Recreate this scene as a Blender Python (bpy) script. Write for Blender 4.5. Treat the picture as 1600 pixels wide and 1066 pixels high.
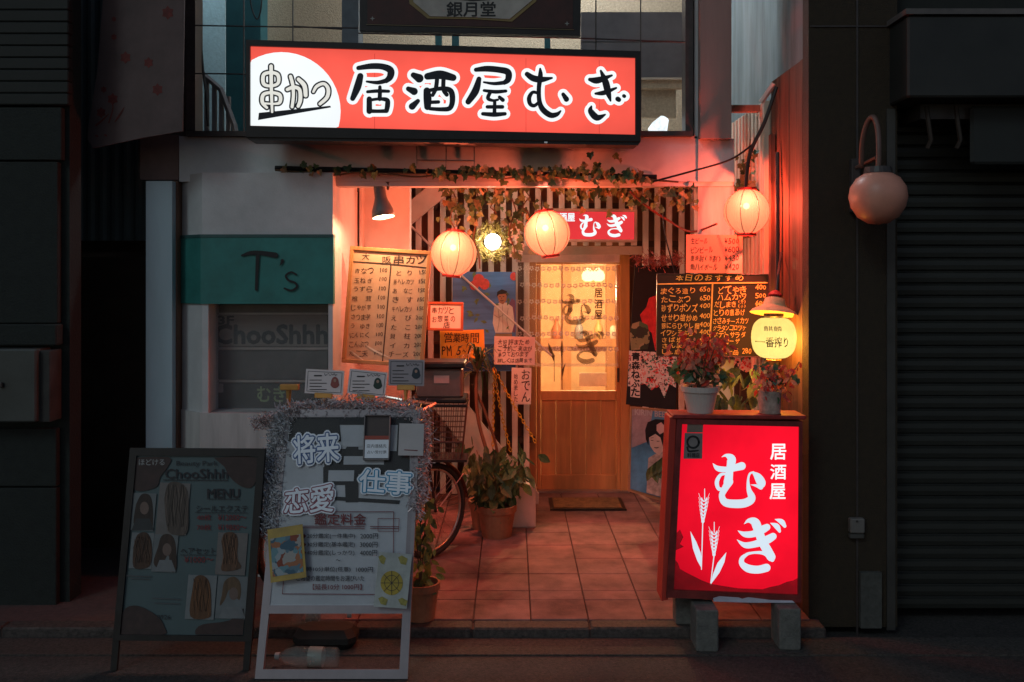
import bpy, math, random
from mathutils import Matrix, Vector, Euler
random.seed(7)
R = math.radians
scene = bpy.context.scene
COL = scene.collection
for _o in list(bpy.data.objects):
    bpy.data.objects.remove(_o)

# ------------------------------------------------------------------ camera
F, CX, CY, H = 1490.0, 800.0, 430.0, 1.79        # focal length in photo pixels, vanishing point, eye height
cam_d = bpy.data.cameras.new('camera')
cam_d.sensor_width = 36.0
cam_d.lens = 36.0 * F / 1600.0
cam_d.shift_y = -(533.0 - CY) / 1600.0
cam_d.clip_start, cam_d.clip_end = 0.05, 500.0
cam = bpy.data.objects.new('camera', cam_d)
COL.objects.link(cam)
cam.location = (0, 0, H)
cam.rotation_euler = (R(90), 0, 0)
scene.camera = cam

# ------------------------------------------------------------------ night sky and the faint cold light of the street
SUN_EL, SUN_AZ = 38.0, 215.0
world = bpy.data.worlds.new('World')
scene.world = world
world.use_nodes = True
wn = world.node_tree.nodes
sky = wn.new('ShaderNodeTexSky')
sky.sky_type = 'NISHITA'
sky.sun_disc = False
sky.dust_density = 1.0
sky.ozone_density = 1.0
sky.sun_elevation = R(SUN_EL)
sky.sun_rotation = R(SUN_AZ)
wn['Background'].inputs['Strength'].default_value = 0.042
world.node_tree.links.new(sky.outputs['Color'], wn['Background'].inputs['Color'])
sun_d = bpy.data.lights.new('sun', 'SUN')
sun_d.energy = 0.29
sun_d.angle = R(14)
sun_d.color = (0.62, 0.93, 1.0)
sun = bpy.data.objects.new('sun', sun_d)
COL.objects.link(sun)
# light travels from front-left above
_dir = Vector((0.62, 1.0, -0.85))
sun.rotation_euler = _dir.to_track_quat('-Z', 'Y').to_euler()
sky.sun_elevation = math.atan2(0.85, math.hypot(0.62, 1.0))
sky.sun_rotation = math.atan2(-0.62, -1.0)

vs = scene.view_settings
vs.view_transform = 'Standard'
vs.look = 'None'
vs.exposure = 0.0
vs.gamma = 1.0
vs.use_curve_mapping = False
scene.render.engine = 'CYCLES'
scene.cycles.use_denoising = True
scene.cycles.sample_clamp_indirect = 4.0
scene.cycles.max_bounces = 4
scene.cycles.transparent_max_bounces = 10
scene.cycles.caustics_reflective = False
scene.cycles.caustics_refractive = False

# ------------------------------------------------------------------ materials
def lin(c):
    return tuple(((v / 255.0) / 12.92 if v <= 10 else ((v / 255.0 + 0.055) / 1.055) ** 2.4) for v in c)

MATS = {}
def mat(name, col=(.5, .5, .5), rough=.7, metal=0., var=.25, scale=6., bump=0., bscale=60., spec=.4,
        streak=False, rnd=0., col2=None, trans=0., coat=0.):
    """Principled material whose colour is broken up by two octaves of noise; rnd varies it per object."""
    if name in MATS:
        return MATS[name]
    m = bpy.data.materials.new(name)
    m.use_nodes = True
    nt = m.node_tree
    n, l = nt.nodes, nt.links
    b = n['Principled BSDF']
    b.inputs['Roughness'].default_value = rough
    b.inputs['Metallic'].default_value = metal
    b.inputs['Specular IOR Level'].default_value = spec
    b.inputs['Coat Weight'].default_value = coat
    tc = n.new('ShaderNodeTexCoord')
    mp = n.new('ShaderNodeMapping')
    l.new(tc.outputs['Object'], mp.inputs['Vector'])
    if streak:
        mp.inputs['Scale'].default_value = streak if isinstance(streak, tuple) else (1, 1, .12)
    no = n.new('ShaderNodeTexNoise')
    no.inputs['Scale'].default_value = scale
    no.inputs['Detail'].default_value = 8
    no.inputs['Roughness'].default_value = .65
    l.new(mp.outputs['Vector'], no.inputs['Vector'])
    rp = n.new('ShaderNodeValToRGB')
    rp.color_ramp.elements[0].position = .3
    rp.color_ramp.elements[1].position = .7
    c2 = col2 if col2 else tuple(min(1, v * (1 + var)) for v in col)
    c1 = tuple(v * (1 - var) for v in col)
    rp.color_ramp.elements[0].color = (*c1, 1)
    rp.color_ramp.elements[1].color = (*c2, 1)
    l.new(no.outputs['Fac'], rp.inputs['Fac'])
    out = rp.outputs['Color']
    if rnd:
        oi = n.new('ShaderNodeObjectInfo')
        hs = n.new('ShaderNodeHueSaturation')
        mr = n.new('ShaderNodeMapRange')
        mr.inputs['To Min'].default_value = 1 - rnd
        mr.inputs['To Max'].default_value = 1 + rnd
        l.new(oi.outputs['Random'], mr.inputs['Value'])
        l.new(mr.outputs['Result'], hs.inputs['Value'])
        l.new(out, hs.inputs['Color'])
        out = hs.outputs['Color']
    l.new(out, b.inputs['Base Color'])
    rm = n.new('ShaderNodeMapRange')
    rm.inputs['To Min'].default_value = max(.02, rough - .12)
    rm.inputs['To Max'].default_value = min(1, rough + .12)
    l.new(no.outputs['Fac'], rm.inputs['Value'])
    l.new(rm.outputs['Result'], b.inputs['Roughness'])
    if bump:
        n2 = n.new('ShaderNodeTexNoise')
        n2.inputs['Scale'].default_value = bscale
        n2.inputs['Detail'].default_value = 5
        l.new(mp.outputs['Vector'], n2.inputs['Vector'])
        bm = n.new('ShaderNodeBump')
        bm.inputs['Strength'].default_value = bump
        bm.inputs['Distance'].default_value = .01
        l.new(n2.outputs['Fac'], bm.inputs['Height'])
        l.new(bm.outputs['Normal'], b.inputs['Normal'])
    if trans:
        tl = n.new('ShaderNodeBsdfTranslucent')
        l.new(out, tl.inputs['Color'])
        mx = n.new('ShaderNodeMixShader')
        mx.inputs['Fac'].default_value = trans
        l.new(b.outputs['BSDF'], mx.inputs[1])
        l.new(tl.outputs['BSDF'], mx.inputs[2])
        l.new(mx.outputs['Shader'], n['Material Output'].inputs['Surface'])
    MATS[name] = m
    return m

def emit(name, col, strength, var=.06, scale=3., gloss=.0, big=True, painted_falloff=None):
    """Backlit plastic or a lit bulb: gives off light, with slightly uneven tone."""
    if name in MATS:
        return MATS[name]
    m = bpy.data.materials.new(name)
    m.use_nodes = True
    nt = m.node_tree
    n, l = nt.nodes, nt.links
    n.remove(n['Principled BSDF'])
    e = n.new('ShaderNodeEmission')
    e.inputs['Strength'].default_value = strength
    tc = n.new('ShaderNodeTexCoord')
    no = n.new('ShaderNodeTexNoise')
    no.inputs['Scale'].default_value = scale
    no.inputs['Detail'].default_value = 4
    l.new(tc.outputs['Object'], no.inputs['Vector'])
    rp = n.new('ShaderNodeValToRGB')
    rp.color_ramp.elements[0].position = .3
    rp.color_ramp.elements[1].position = .7
    rp.color_ramp.elements[0].color = (*[v * (1 - var) for v in col], 1)
    rp.color_ramp.elements[1].color = (*[v * (1 + var) for v in col], 1)
    l.new(no.outputs['Fac'], rp.inputs['Fac'])
    l.new(rp.outputs['Color'], e.inputs['Color'])
    if painted_falloff:                              # painted falloff, no lamps inside: axis, centre, half width, output at the rim
        sx = n.new('ShaderNodeSeparateXYZ')
        l.new(tc.outputs['Object'], sx.inputs['Vector'])
        last = None
        for ax, c0, hw, lowv, pw in painted_falloff:
            sb = n.new('ShaderNodeMath'); sb.operation = 'SUBTRACT'; sb.inputs[1].default_value = c0
            l.new(sx.outputs[ax], sb.inputs[0])
            ab = n.new('ShaderNodeMath'); ab.operation = 'ABSOLUTE'
            l.new(sb.outputs[0], ab.inputs[0])
            dv = n.new('ShaderNodeMath'); dv.operation = 'DIVIDE'; dv.inputs[1].default_value = hw; dv.use_clamp = True
            l.new(ab.outputs[0], dv.inputs[0])
            po = n.new('ShaderNodeMath'); po.operation = 'POWER'; po.inputs[1].default_value = pw
            l.new(dv.outputs[0], po.inputs[0])
            mr = n.new('ShaderNodeMapRange')
            mr.inputs['To Min'].default_value = 1.0
            mr.inputs['To Max'].default_value = lowv
            l.new(po.outputs[0], mr.inputs['Value'])
            if last is None:
                last = mr.outputs['Result']
            else:
                mu = n.new('ShaderNodeMath'); mu.operation = 'MULTIPLY'
                l.new(last, mu.inputs[0]); l.new(mr.outputs['Result'], mu.inputs[1])
                last = mu.outputs[0]
        ms_ = n.new('ShaderNodeMath'); ms_.operation = 'MULTIPLY'; ms_.inputs[1].default_value = strength
        l.new(last, ms_.inputs[0])
        l.new(ms_.outputs[0], e.inputs['Strength'])
    sh = e.outputs['Emission']
    if gloss:
        g = n.new('ShaderNodeBsdfGlossy')
        g.inputs['Roughness'].default_value = .25
        mx = n.new('ShaderNodeMixShader')
        mx.inputs['Fac'].default_value = gloss
        l.new(sh, mx.inputs[1])
        l.new(g.outputs['BSDF'], mx.inputs[2])
        sh = mx.outputs['Shader']
    l.new(sh, n['Material Output'].inputs['Surface'])
    m.cycles.emission_sampling = 'FRONT' if big else 'NONE'
    MATS[name] = m
    return m

def paper_lamp(name, col, strength, clear=.3, tint=(1, .6, .35), glow=(.0048, .019, .0125)):
    """Lantern paper: glows, and lets part of the bulb's light straight through."""
    if name in MATS:
        return MATS[name]
    m = bpy.data.materials.new(name)
    m.use_nodes = True
    nt = m.node_tree
    n, l = nt.nodes, nt.links
    n.remove(n['Principled BSDF'])
    e = n.new('ShaderNodeEmission')
    e.inputs['Strength'].default_value = strength
    tc = n.new('ShaderNodeTexCoord')
    no = n.new('ShaderNodeTexNoise')
    no.inputs['Scale'].default_value = 25
    no.inputs['Detail'].default_value = 6
    l.new(tc.outputs['Object'], no.inputs['Vector'])
    rp = n.new('ShaderNodeValToRGB')
    rp.color_ramp.elements[0].position = .3
    rp.color_ramp.elements[1].position = .7
    rp.color_ramp.elements[0].color = (*[v * .9 for v in col], 1)
    rp.color_ramp.elements[1].color = (*[v * 1.08 for v in col], 1)
    l.new(no.outputs['Fac'], rp.inputs['Fac'])
    l.new(rp.outputs['Color'], e.inputs['Color'])
    tl = n.new('ShaderNodeBsdfTranslucent')
    tl.inputs['Color'].default_value = (*glow, 1)
    ad = n.new('ShaderNodeAddShader')
    l.new(e.outputs['Emission'], ad.inputs[0])
    l.new(tl.outputs['BSDF'], ad.inputs[1])
    tr = n.new('ShaderNodeBsdfTransparent')
    tr.inputs['Color'].default_value = (*tint, 1)
    mx = n.new('ShaderNodeMixShader')
    mx.inputs['Fac'].default_value = clear
    l.new(ad.outputs['Shader'], mx.inputs[1])
    l.new(tr.outputs['BSDF'], mx.inputs[2])
    l.new(mx.outputs['Shader'], n['Material Output'].inputs['Surface'])
    MATS[name] = m
    return m

def clear_sheet(name, opacity, col=(.8, .8, .8), rough=.1, fres=True):
    """Window glass, plastic film and lace: mostly transparent with a sheen or a woven white."""
    if name in MATS:
        return MATS[name]
    m = bpy.data.materials.new(name)
    m.use_nodes = True
    nt = m.node_tree
    n, l = nt.nodes, nt.links
    b = n['Principled BSDF']
    b.inputs['Base Color'].default_value = (*col, 1)
    b.inputs['Roughness'].default_value = rough
    tr = n.new('ShaderNodeBsdfTransparent')
    mx = n.new('ShaderNodeMixShader')
    tc = n.new('ShaderNodeTexCoord')
    no = n.new('ShaderNodeTexNoise')
    no.inputs['Scale'].default_value = 9
    no.inputs['Detail'].default_value = 6
    l.new(tc.outputs['Object'], no.inputs['Vector'])
    mr = n.new('ShaderNodeMapRange')
    mr.inputs['To Min'].default_value = opacity * .6
    mr.inputs['To Max'].default_value = opacity * 1.4
    l.new(no.outputs['Fac'], mr.inputs['Value'])
    l.new(mr.outputs['Result'], mx.inputs['Fac'])
    l.new(tr.outputs['BSDF'], mx.inputs[1])
    l.new(b.outputs['BSDF'], mx.inputs[2])
    l.new(mx.outputs['Shader'], n['Material Output'].inputs['Surface'])
    MATS[name] = m
    return m

def patches(name, cols, scale=30., rough=.8):
    """Printed cloth with a crowded pattern of small coloured patches (voronoi cells)."""
    if name in MATS:
        return MATS[name]
    m = bpy.data.materials.new(name)
    m.use_nodes = True
    nt = m.node_tree
    n, l = nt.nodes, nt.links
    b = n['Principled BSDF']
    b.inputs['Roughness'].default_value = rough
    tc = n.new('ShaderNodeTexCoord')
    no = n.new('ShaderNodeTexNoise')
    no.inputs['Scale'].default_value = scale * .7
    mxv = n.new('ShaderNodeMixRGB')
    mxv.inputs['Fac'].default_value = .08
    vo = n.new('ShaderNodeTexVoronoi')
    vo.inputs['Scale'].default_value = scale
    l.new(tc.outputs['Object'], no.inputs['Vector'])
    l.new(tc.outputs['Object'], mxv.inputs['Color1'])
    l.new(no.outputs['Color'], mxv.inputs['Color2'])
    l.new(mxv.outputs['Color'], vo.inputs['Vector'])
    sp = n.new('ShaderNodeSeparateColor')
    l.new(vo.outputs['Color'], sp.inputs['Color'])
    rp = n.new('ShaderNodeValToRGB')
    rp.color_ramp.interpolation = 'CONSTANT'
    els = rp.color_ramp.elements
    while len(els) < len(cols):
        els.new(.5)
    for i, c in enumerate(cols):
        els[i].position = i / len(cols)
        els[i].color = (*c, 1)
    l.new(sp.outputs['Red'], rp.inputs['Fac'])
    l.new(rp.outputs['Color'], b.inputs['Base Color'])
    MATS[name] = m
    return m

# ------------------------------------------------------------------ scene helpers
def W(px, py, d):
    """World point seen at photo pixel (px, py) at distance d in front of the camera plane."""
    return Vector(((px - CX) / F * d, d, H - (py - CY) / F * d))

PM = {}
def tag(o, label=None, cat=None, group=None, kind=None):
    if label: o['label'] = label
    if cat: o['category'] = cat
    if group: o['group'] = group
    if kind: o['kind'] = kind
    return o

def thing(name, label, cat, loc=(0, 0, 0), rot=(0, 0, 0), group=None):
    o = bpy.data.objects.new(name, None)
    o.empty_display_size = .05
    COL.objects.link(o)
    o.location = loc
    o.rotation_euler = rot
    PM[o] = Matrix.Translation(Vector(loc)) @ Euler(rot).to_matrix().to_4x4()
    return tag(o, label, cat, group)

class MB:
    """Collects faces; build() links them as one mesh object."""
    def __init__(s):
        s.v, s.f = [], []
    def add(s, vs, fs):
        k = len(s.v)
        s.v += [tuple(p) for p in vs]
        s.f += [tuple(i + k for i in f) for f in fs]
        return s
    def box(s, x0, x1, y0, y1, z0, z1, bev=0.):
        if bev:
            b = min(bev, abs(x1 - x0) * .45, abs(y1 - y0) * .45, abs(z1 - z0) * .45)
            sec = [(x0 + b, y0), (x1 - b, y0), (x1, y0 + b), (x1, y1 - b), (x1 - b, y1), (x0 + b, y1), (x0, y1 - b), (x0, y0 + b)]
            cx, cy = (x0 + x1) / 2, (y0 + y1) / 2
            def ins(p):
                return (p[0] + (b if p[0] < cx else -b) * (1 if abs(p[0] - cx) > 1e-9 else 0) * .7, p[1] + (b if p[1] < cy else -b) * .7)
            rings = [([ins(p) for p in sec], z0), (sec, z0 + b), (sec, z1 - b), ([ins(p) for p in sec], z1)]
            vs = [(p[0], p[1], z) for r, z in rings for p in r]
            fs = [tuple(range(7, -1, -1))]
            for k in range(3):
                for i in range(8):
                    j = (i + 1) % 8
                    fs.append((k * 8 + i, k * 8 + j, k * 8 + 8 + j, k * 8 + 8 + i))
            fs.append(tuple(range(24, 32)))
            return s.add(vs, fs)
        return s.add([(x0, y0, z0), (x1, y0, z0), (x1, y1, z0), (x0, y1, z0), (x0, y0, z1), (x1, y0, z1), (x1, y1, z1), (x0, y1, z1)],
                     [(3, 2, 1, 0), (4, 5, 6, 7), (0, 1, 5, 4), (1, 2, 6, 5), (2, 3, 7, 6), (3, 0, 4, 7)])
    def prism(s, pts, y0, y1):
        """Polygon in (x, z) extruded from y0 (front) to y1 (back)."""
        n = len(pts)
        vs = [(x, y0, z) for x, z in pts] + [(x, y1, z) for x, z in pts]
        fs = [tuple(range(n)), tuple(range(2 * n - 1, n - 1, -1))]
        fs += [(i, i + n, (i + 1) % n + n, (i + 1) % n) for i in range(n)]
        return s.add(vs, fs)
    def sheet(s, pts, y):
        return s.add([(x, y, z) for x, z in pts], [tuple(range(len(pts)))])
    def tube(s, pts, r, n=6, cap=True):
        pts = [Vector(p) for p in pts]
        rs = r if isinstance(r, (list, tuple)) else [r] * len(pts)
        rings = []
        up = None
        for i, p in enumerate(pts):
            t = (pts[min(i + 1, len(pts) - 1)] - pts[max(i - 1, 0)])
            if t.length < 1e-9: t = Vector((0, 0, 1))
            t.normalize()
            if up is None:
                up = t.orthogonal().normalized()
            up = (up - t * up.dot(t))
            if up.length < 1e-6: up = t.orthogonal()
            up.normalize()
            w = t.cross(up)
            rings.append([p + (up * math.cos(a) + w * math.sin(a)) * rs[i] for a in [2 * math.pi * k / n for k in range(n)]])
        vs = [v for rg in rings for v in rg]
        fs = []
        for i in range(len(rings) - 1):
            for k in range(n):
                j = (k + 1) % n
                fs.append((i * n + k, i * n + j, (i + 1) * n + j, (i + 1) * n + k))
        if cap:
            fs.append(tuple(range(n - 1, -1, -1)))
            fs.append(tuple(range((len(rings) - 1) * n, len(rings) * n)))
        return s.add(vs, fs)
    def lathe(s, prof, n=24, M=None):
        """profile of (radius, z) turned round the z axis."""
        vs, fs = [], []
        for r, z in prof:
            for k in range(n):
                a = 2 * math.pi * k / n
                vs.append(Vector((r * math.cos(a), r * math.sin(a), z)))
        for i in range(len(prof) - 1):
            for k in range(n):
                j = (k + 1) % n
                fs.append((i * n + k, i * n + j, (i + 1) * n + j, (i + 1) * n + k))
        if M is not None:
            vs = [M @ v for v in vs]
        return s.add(vs, fs)
    def build(s, name, m, parent=None, world=True, smooth=False):
        me = bpy.data.meshes.new(name)
        vs = s.v
        if parent is not None and world:
            I = PM[parent].inverted()
            vs = [tuple(I @ Vector(p)) for p in vs]
        me.from_pydata(vs, [], s.f)
        if smooth:
            me.polygons.foreach_set('use_smooth', [True] * len(me.polygons))
        me.materials.append(m)
        me.update()
        o = bpy.data.objects.new(name, me)
        COL.objects.link(o)
        if name in ('handwriting', 'chalk_writing', 'red_lettering', 'black_lettering', 'white_lettering', 'lettering', 'small_letters'):
            o['kind'] = 'stuff'
        if parent is not None:
            o.parent = parent
            PM[o] = PM[parent]
        else:
            PM[o] = Matrix()
        return o

def ray(px, py):
    return W(px, py, 1.0) - Vector((0, 0, H))

class Panel:
    """A flat thing (board, sign, poster) standing in the scene; local x right, z up, -y towards its front."""
    def __init__(s, name, label, cat, px, py, d, tilt=0, roll=0, yaw=0, group=None):
        s.rot = (R(tilt), R(roll), R(yaw))
        s.o = thing(name, label, cat, W(px, py, d), s.rot, group)
        s.M = PM[s.o]
        s.I = s.M.inverted()
        s.k = 0
    def loc(s, px, py, off=0.):
        o = s.I @ Vector((0, 0, H))
        r = s.I.to_3x3() @ ray(px, py)
        t = (-off - o.y) / r.y
        p = o + r * t
        return (p.x, p.z)
    def rect(s, a, off=0.):
        x0, y0, x1, y1 = a
        p = [s.loc(x0, y0, off), s.loc(x1, y0, off), s.loc(x1, y1, off), s.loc(x0, y1, off)]
        return ((p[0][0] + p[3][0]) / 2, (p[1][0] + p[2][0]) / 2, (p[2][1] + p[3][1]) / 2, (p[0][1] + p[1][1]) / 2)
    def box(s, name, a, off, thick, m, parent=None, bev=0.):
        x0, x1, z0, z1 = s.rect(a, off)
        return MB().box(x0, x1, -off, -off + thick, z0, z1, bev).build(name, m, parent or s.o, world=False)
    def poly(s, name, pts, off, thick, m, parent=None):
        q = [s.loc(x, y, off) for x, y in pts]
        return MB().prism(q, -off, -off + thick).build(name, m, parent or s.o, world=False)
    def frame(s, name, a, wpx, off, thick, m, parent=None):
        x0, x1, z0, z1 = s.rect(a, off)
        w = abs(s.loc(a[0] + wpx, a[1], off)[0] - s.loc(a[0], a[1], off)[0])
        mb = MB()
        mb.box(x0, x1, -off, -off + thick, z1 - w, z1, .003).box(x0, x1, -off, -off + thick, z0, z0 + w, .003)
        mb.box(x0, x0 + w, -off, -off + thick, z0 + w, z1 - w, .003).box(x1 - w, x1, -off, -off + thick, z0 + w, z1 - w, .003)
        return mb.build(name, m, parent or s.o, world=False)

# ------------------------------------------------------------------ brush strokes and lettering
def catmull(pts, n=6):
    if len(pts) < 3:
        return [tuple(a + (b - a) * k / n for a, b in zip(pts[0], pts[-1])) for k in range(n + 1)]
    P = [pts[0]] + list(pts) + [pts[-1]]
    out = []
    for i in range(1, len(P) - 2):
        for k in range(n):
            t = k / n
            out.append(tuple(.5 * (2 * b + (c - a) * t + (2 * a - 5 * b + 4 * c - d) * t * t + (3 * b - a - 3 * c + d) * t ** 3)
                             for a, b, c, d in zip(P[i - 1], P[i], P[i + 1], P[i + 2])))
    out.append(pts[-1])
    return out

def ribbon(pts, grow=0.):
    """Brush stroke outline in flat coordinates: pts of (x, y, width) -> strips with rounded ends."""
    c = catmull([tuple(p) for p in pts])
    L, Rr = [], []
    for i, (x, y, w) in enumerate(c):
        a, b = c[max(i - 1, 0)], c[min(i + 1, len(c) - 1)]
        dx, dy = b[0] - a[0], b[1] - a[1]
        q = math.hypot(dx, dy) or 1
        hw = max(w, .2) / 2 + grow
        L.append((x - dy / q * hw, y + dx / q * hw))
        Rr.append((x + dy / q * hw, y - dx / q * hw))
    def capp(i, j):
        x, y, w = c[i]
        dx, dy = x - c[j][0], y - c[j][1]
        a0 = math.atan2(dy, dx)
        hw = max(w, .2) / 2 + grow
        return [(x + hw * math.cos(a0 + t), y + hw * math.sin(a0 + t)) for t in [math.pi / 2 - math.pi * k / 8 for k in range(9)]]
    return L, Rr, capp(0, 1), capp(-1, -2)

def strokes(panel, name, conv, sl, off, m, grow=0., parent=None):
    """A character drawn with brush strokes; conv maps the stroke's coordinates to photo pixels on the panel."""
    mb = MB()
    for st in sl:
        L, Rr, c0, c1 = ribbon(st, grow)
        o = off + .00012 * (panel.k % 12)
        panel.k += 1
        def P(p):
            x, z = panel.loc(*conv(*p), o)
            return (x, -o, z)
        n = len(L)
        mb.add([P(p) for p in L] + [P(p) for p in Rr], [(i, i + 1, n + i + 1, n + i) for i in range(n - 1)])
        mb.add([P(p) for p in c0], [tuple(range(len(c0)))])
        mb.add([P(p) for p in c1], [tuple(range(len(c1)))])
    return mb.build(name, m, parent or panel.o, world=False)

TXT = {}
def text_data(s, bold=0.):
    key = (s, bold)
    if key not in TXT:
        cu = bpy.data.curves.new('lettering', 'FONT')
        cu.body = s
        cu.size = 1
        cu.resolution_u = 2
        cu.offset = bold
        o = bpy.data.objects.new('lettering', cu)
        COL.objects.link(o)
        bpy.context.view_layer.update()
        me = bpy.data.meshes.new_from_object(o.evaluated_get(bpy.context.evaluated_depsgraph_get()))
        vs = [(v.co.x, v.co.y) for v in me.vertices]
        fs = [tuple(p.vertices) for p in me.polygons]
        bpy.data.objects.remove(o)
        bpy.data.curves.remove(cu)
        bpy.data.meshes.remove(me)
        TXT[key] = (vs, fs)
    return TXT[key]

def put_text(mb, panel, s, a, off, bold=0., jitter=0., keep=False):
    """Lays a line of lettering into the photo rectangle a on the panel (a 4-tuple, or a 4-corner quad)."""
    if not s.strip():
        return
    vs, fs = text_data(s, 0.)
    if not vs:
        return
    xs, ys = [v[0] for v in vs], [v[1] for v in vs]
    x0, x1, y0, y1 = min(xs), max(xs), min(ys), max(ys)
    if len(a) == 4 and not isinstance(a[0], tuple):
        q = [(a[0], a[1]), (a[2], a[1]), (a[2], a[3]), (a[0], a[3])]
    else:
        q = list(a)
    Q = [panel.loc(x, y, off) for x, y in q]
    if y1 - y0 < .35:                      # a lone dash keeps its thinness
        mid = (y0 + y1) / 2
        y0, y1 = mid - .45, mid + .45
    out = []
    for x, y in vs:
        u, v = (x - x0) / (x1 - x0 or 1), (y1 - y) / (y1 - y0 or 1)
        X = [(1 - u) * (1 - v), u * (1 - v), u * v, (1 - u) * v]
        out.append((sum(k * p[0] for k, p in zip(X, Q)), -off, sum(k * p[1] for k, p in zip(X, Q))))
    mb.add(out, fs)
    if bold:                               # heavier weight: the same shapes set a hair apart all round
        w_em = math.dist(Q[0], Q[1]) / (x1 - x0 or 1)
        h_em = math.dist(Q[0], Q[3]) / (y1 - y0 or 1)
        nb = 12 if bold > .04 else 6
        for k in range(nb):
            a_ = 2 * math.pi * (k + .5) / nb
            dx, dz, dy = bold * w_em * math.cos(a_), bold * h_em * math.sin(a_), .00004 * (k + 1)
            mb.add([(p[0] + dx, p[1] - dy, p[2] + dz) for p in out], fs)

def hand(mb, panel, s, a, off, bold=.0, size=None, rng=random):
    """Handwriting: each character separately set, a little turned and sized."""
    x0, y0, x1, y1 = a
    n = len(s)
    w = (x1 - x0) / n
    h = (y1 - y0)
    for i, ch in enumerate(s):
        if ch == ' ':
            continue
        sc = rng.uniform(.8, 1.05)
        cx, cy = x0 + (i + .5) * w + rng.uniform(-.06, .06) * w, (y0 + y1) / 2 + rng.uniform(-.08, .08) * h
        hw, hh = w * .45 * sc, h * .5 * sc
        tv = text_data(ch, 0.)[0]
        if tv and ch not in 'ー一-・。〜':
            gw = max(v[0] for v in tv) - min(v[0] for v in tv)
            gh = max(v[1] for v in tv) - min(v[1] for v in tv)
            hw = min(hw, hh * gw / gh * 1.25)
        an = R(rng.uniform(-7, 7))
        sh = rng.uniform(-.02, .14) * hh
        q = []
        for dx, dy in ((-hw + sh, -hh), (hw + sh, -hh), (hw - sh, hh), (-hw - sh, hh)):
            q.append((cx + dx * math.cos(an) - dy * math.sin(an), cy + dx * math.sin(an) + dy * math.cos(an)))
        put_text(mb, panel, ch, q, off, bold if bold > .005 else 0)

def wbox(name, a, d, depth, m, parent=None, bev=0.):
    """Box whose front face covers the photo rectangle a at distance d and which goes back by depth."""
    p, q = W(a[0], a[3], d), W(a[2], a[1], d)
    return MB().box(p.x, q.x, d, d + depth, p.z, q.z, bev).build(name, m, parent)

def place(me, m, name, parent, Mw):
    o = bpy.data.objects.new(name, me)
    COL.objects.link(o)
    o.parent = parent
    o.matrix_local = PM[parent].inverted() @ Mw
    return o

def point_light(name, loc, watts, col, radius, parent=None):
    ld = bpy.data.lights.new(name, 'POINT')
    ld.energy = watts
    ld.color = col
    ld.shadow_soft_size = radius
    o = bpy.data.objects.new(name, ld)
    COL.objects.link(o)
    if parent is not None:
        o.parent = parent
        o.matrix_local = PM[parent].inverted() @ Matrix.Translation(Vector(loc))
    else:
        o.location = loc
    return o

# ================================================================== the setting
m_asphalt = mat('asphalt', (.014, .012, .011), .8, var=.8, scale=75, col2=(.075, .062, .056), bump=1.0, bscale=150, spec=.5)
m_gutter = mat('gutter concrete', (.030, .025, .022), .85, var=.5, scale=60, col2=(.085, .072, .064), bump=.5, bscale=120)
m_kerb = mat('kerb stone', (.060, .047, .042), .75, var=.6, scale=45, bump=.6, bscale=150)
m_tile = mat('floor tile', (.215, .120, .108), .8, var=.52, scale=3.4, bump=.35, bscale=170, rnd=.12, spec=.12)
m_grout = mat('tile joint', (.085, .050, .044), .95, var=.3, scale=40)
def S(o): return tag(o, kind='structure')

S(MB().add([(-60, -40, -.10), (60, -40, -.10), (60, 80, -.10), (-60, 80, -.10)], [(0, 1, 2, 3)]).build('ground', m_asphalt))
S(MB().box(-14, 14, -12, 4.63, -.098, -.06).build('road', m_asphalt))
gut = S(MB().box(-14, 14, 4.63, 4.85, -.097, -.052).build('gutter', m_gutter))
kerb = S(MB().box(-3.2, 1.60, 4.86, 4.955, -.096, -.016).build('kerb', m_grout))
for i in range(8):
    MB().box(-3.2 + i * .6 + .003, -3.2 + (i + 1) * .6 - .003, 4.85 + random.uniform(-.003, .003), 4.954, -.095, -.002 + random.uniform(-.002, .001), .009).build('kerb_stone', m_kerb, kerb)
floor = S(MB().box(-3.0, 1.60, 4.955, 8.02, -.094, -.012).build('tiled_floor', m_grout))
rows = [4.958, 5.26, 5.41] + [5.41 + .305 * k for k in range(1, 9)]
cols = [.0985 + .3 * k for k in range(-4, 6)]
for r0, r1 in zip(rows, rows[1:]):
    for c0, c1 in zip(cols, cols[1:]):
        x1 = min(c1, 1.555)
        if x1 - c0 < .03: continue
        t = MB().box(c0 + .003, x1 - .003, r0 + .003, r1 - .003, -.011, random.uniform(-.0015, .0015), .003).build('tile', m_tile, floor)

# ------------------------------------------------------------------ shop building
m_white = mat('white painted wall', (.50, .50, .51), .6, var=.16, scale=3, bump=.12, bscale=90)
m_whites = mat('streaked white wall', (.46, .43, .42), .65, var=.28, scale=9, streak=(1, 1, .1), bump=.1, bscale=60)
m_bluepil = mat('pale blue painted pillar', (.36, .45, .50), .55, var=.14, scale=4, streak=(1, 1, .2))
m_teal = mat('teal fascia board', (.030, .180, .165), .55, var=.25, scale=5)
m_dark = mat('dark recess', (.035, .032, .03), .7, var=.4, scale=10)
m_brown = mat('brown boarding', (.19, .095, .06), .7, var=.4, scale=14, streak=(1, 1, .08))
m_tan = mat('tan textured plaster', (.42, .32, .22), .85, var=.22, scale=60, bump=.5, bscale=130)
m_frame = mat('dark bronze frame', (.045, .035, .033), .45, var=.3, scale=20)
m_grey = mat('grey sheet', (.17, .15, .155), .55, var=.2, scale=5)
m_tealcol = mat('teal stair column', (.03, .13, .15), .5, var=.2, scale=5)
m_cream = mat('cream ceiling', (.62, .52, .42), .8, var=.12, scale=5)

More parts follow.
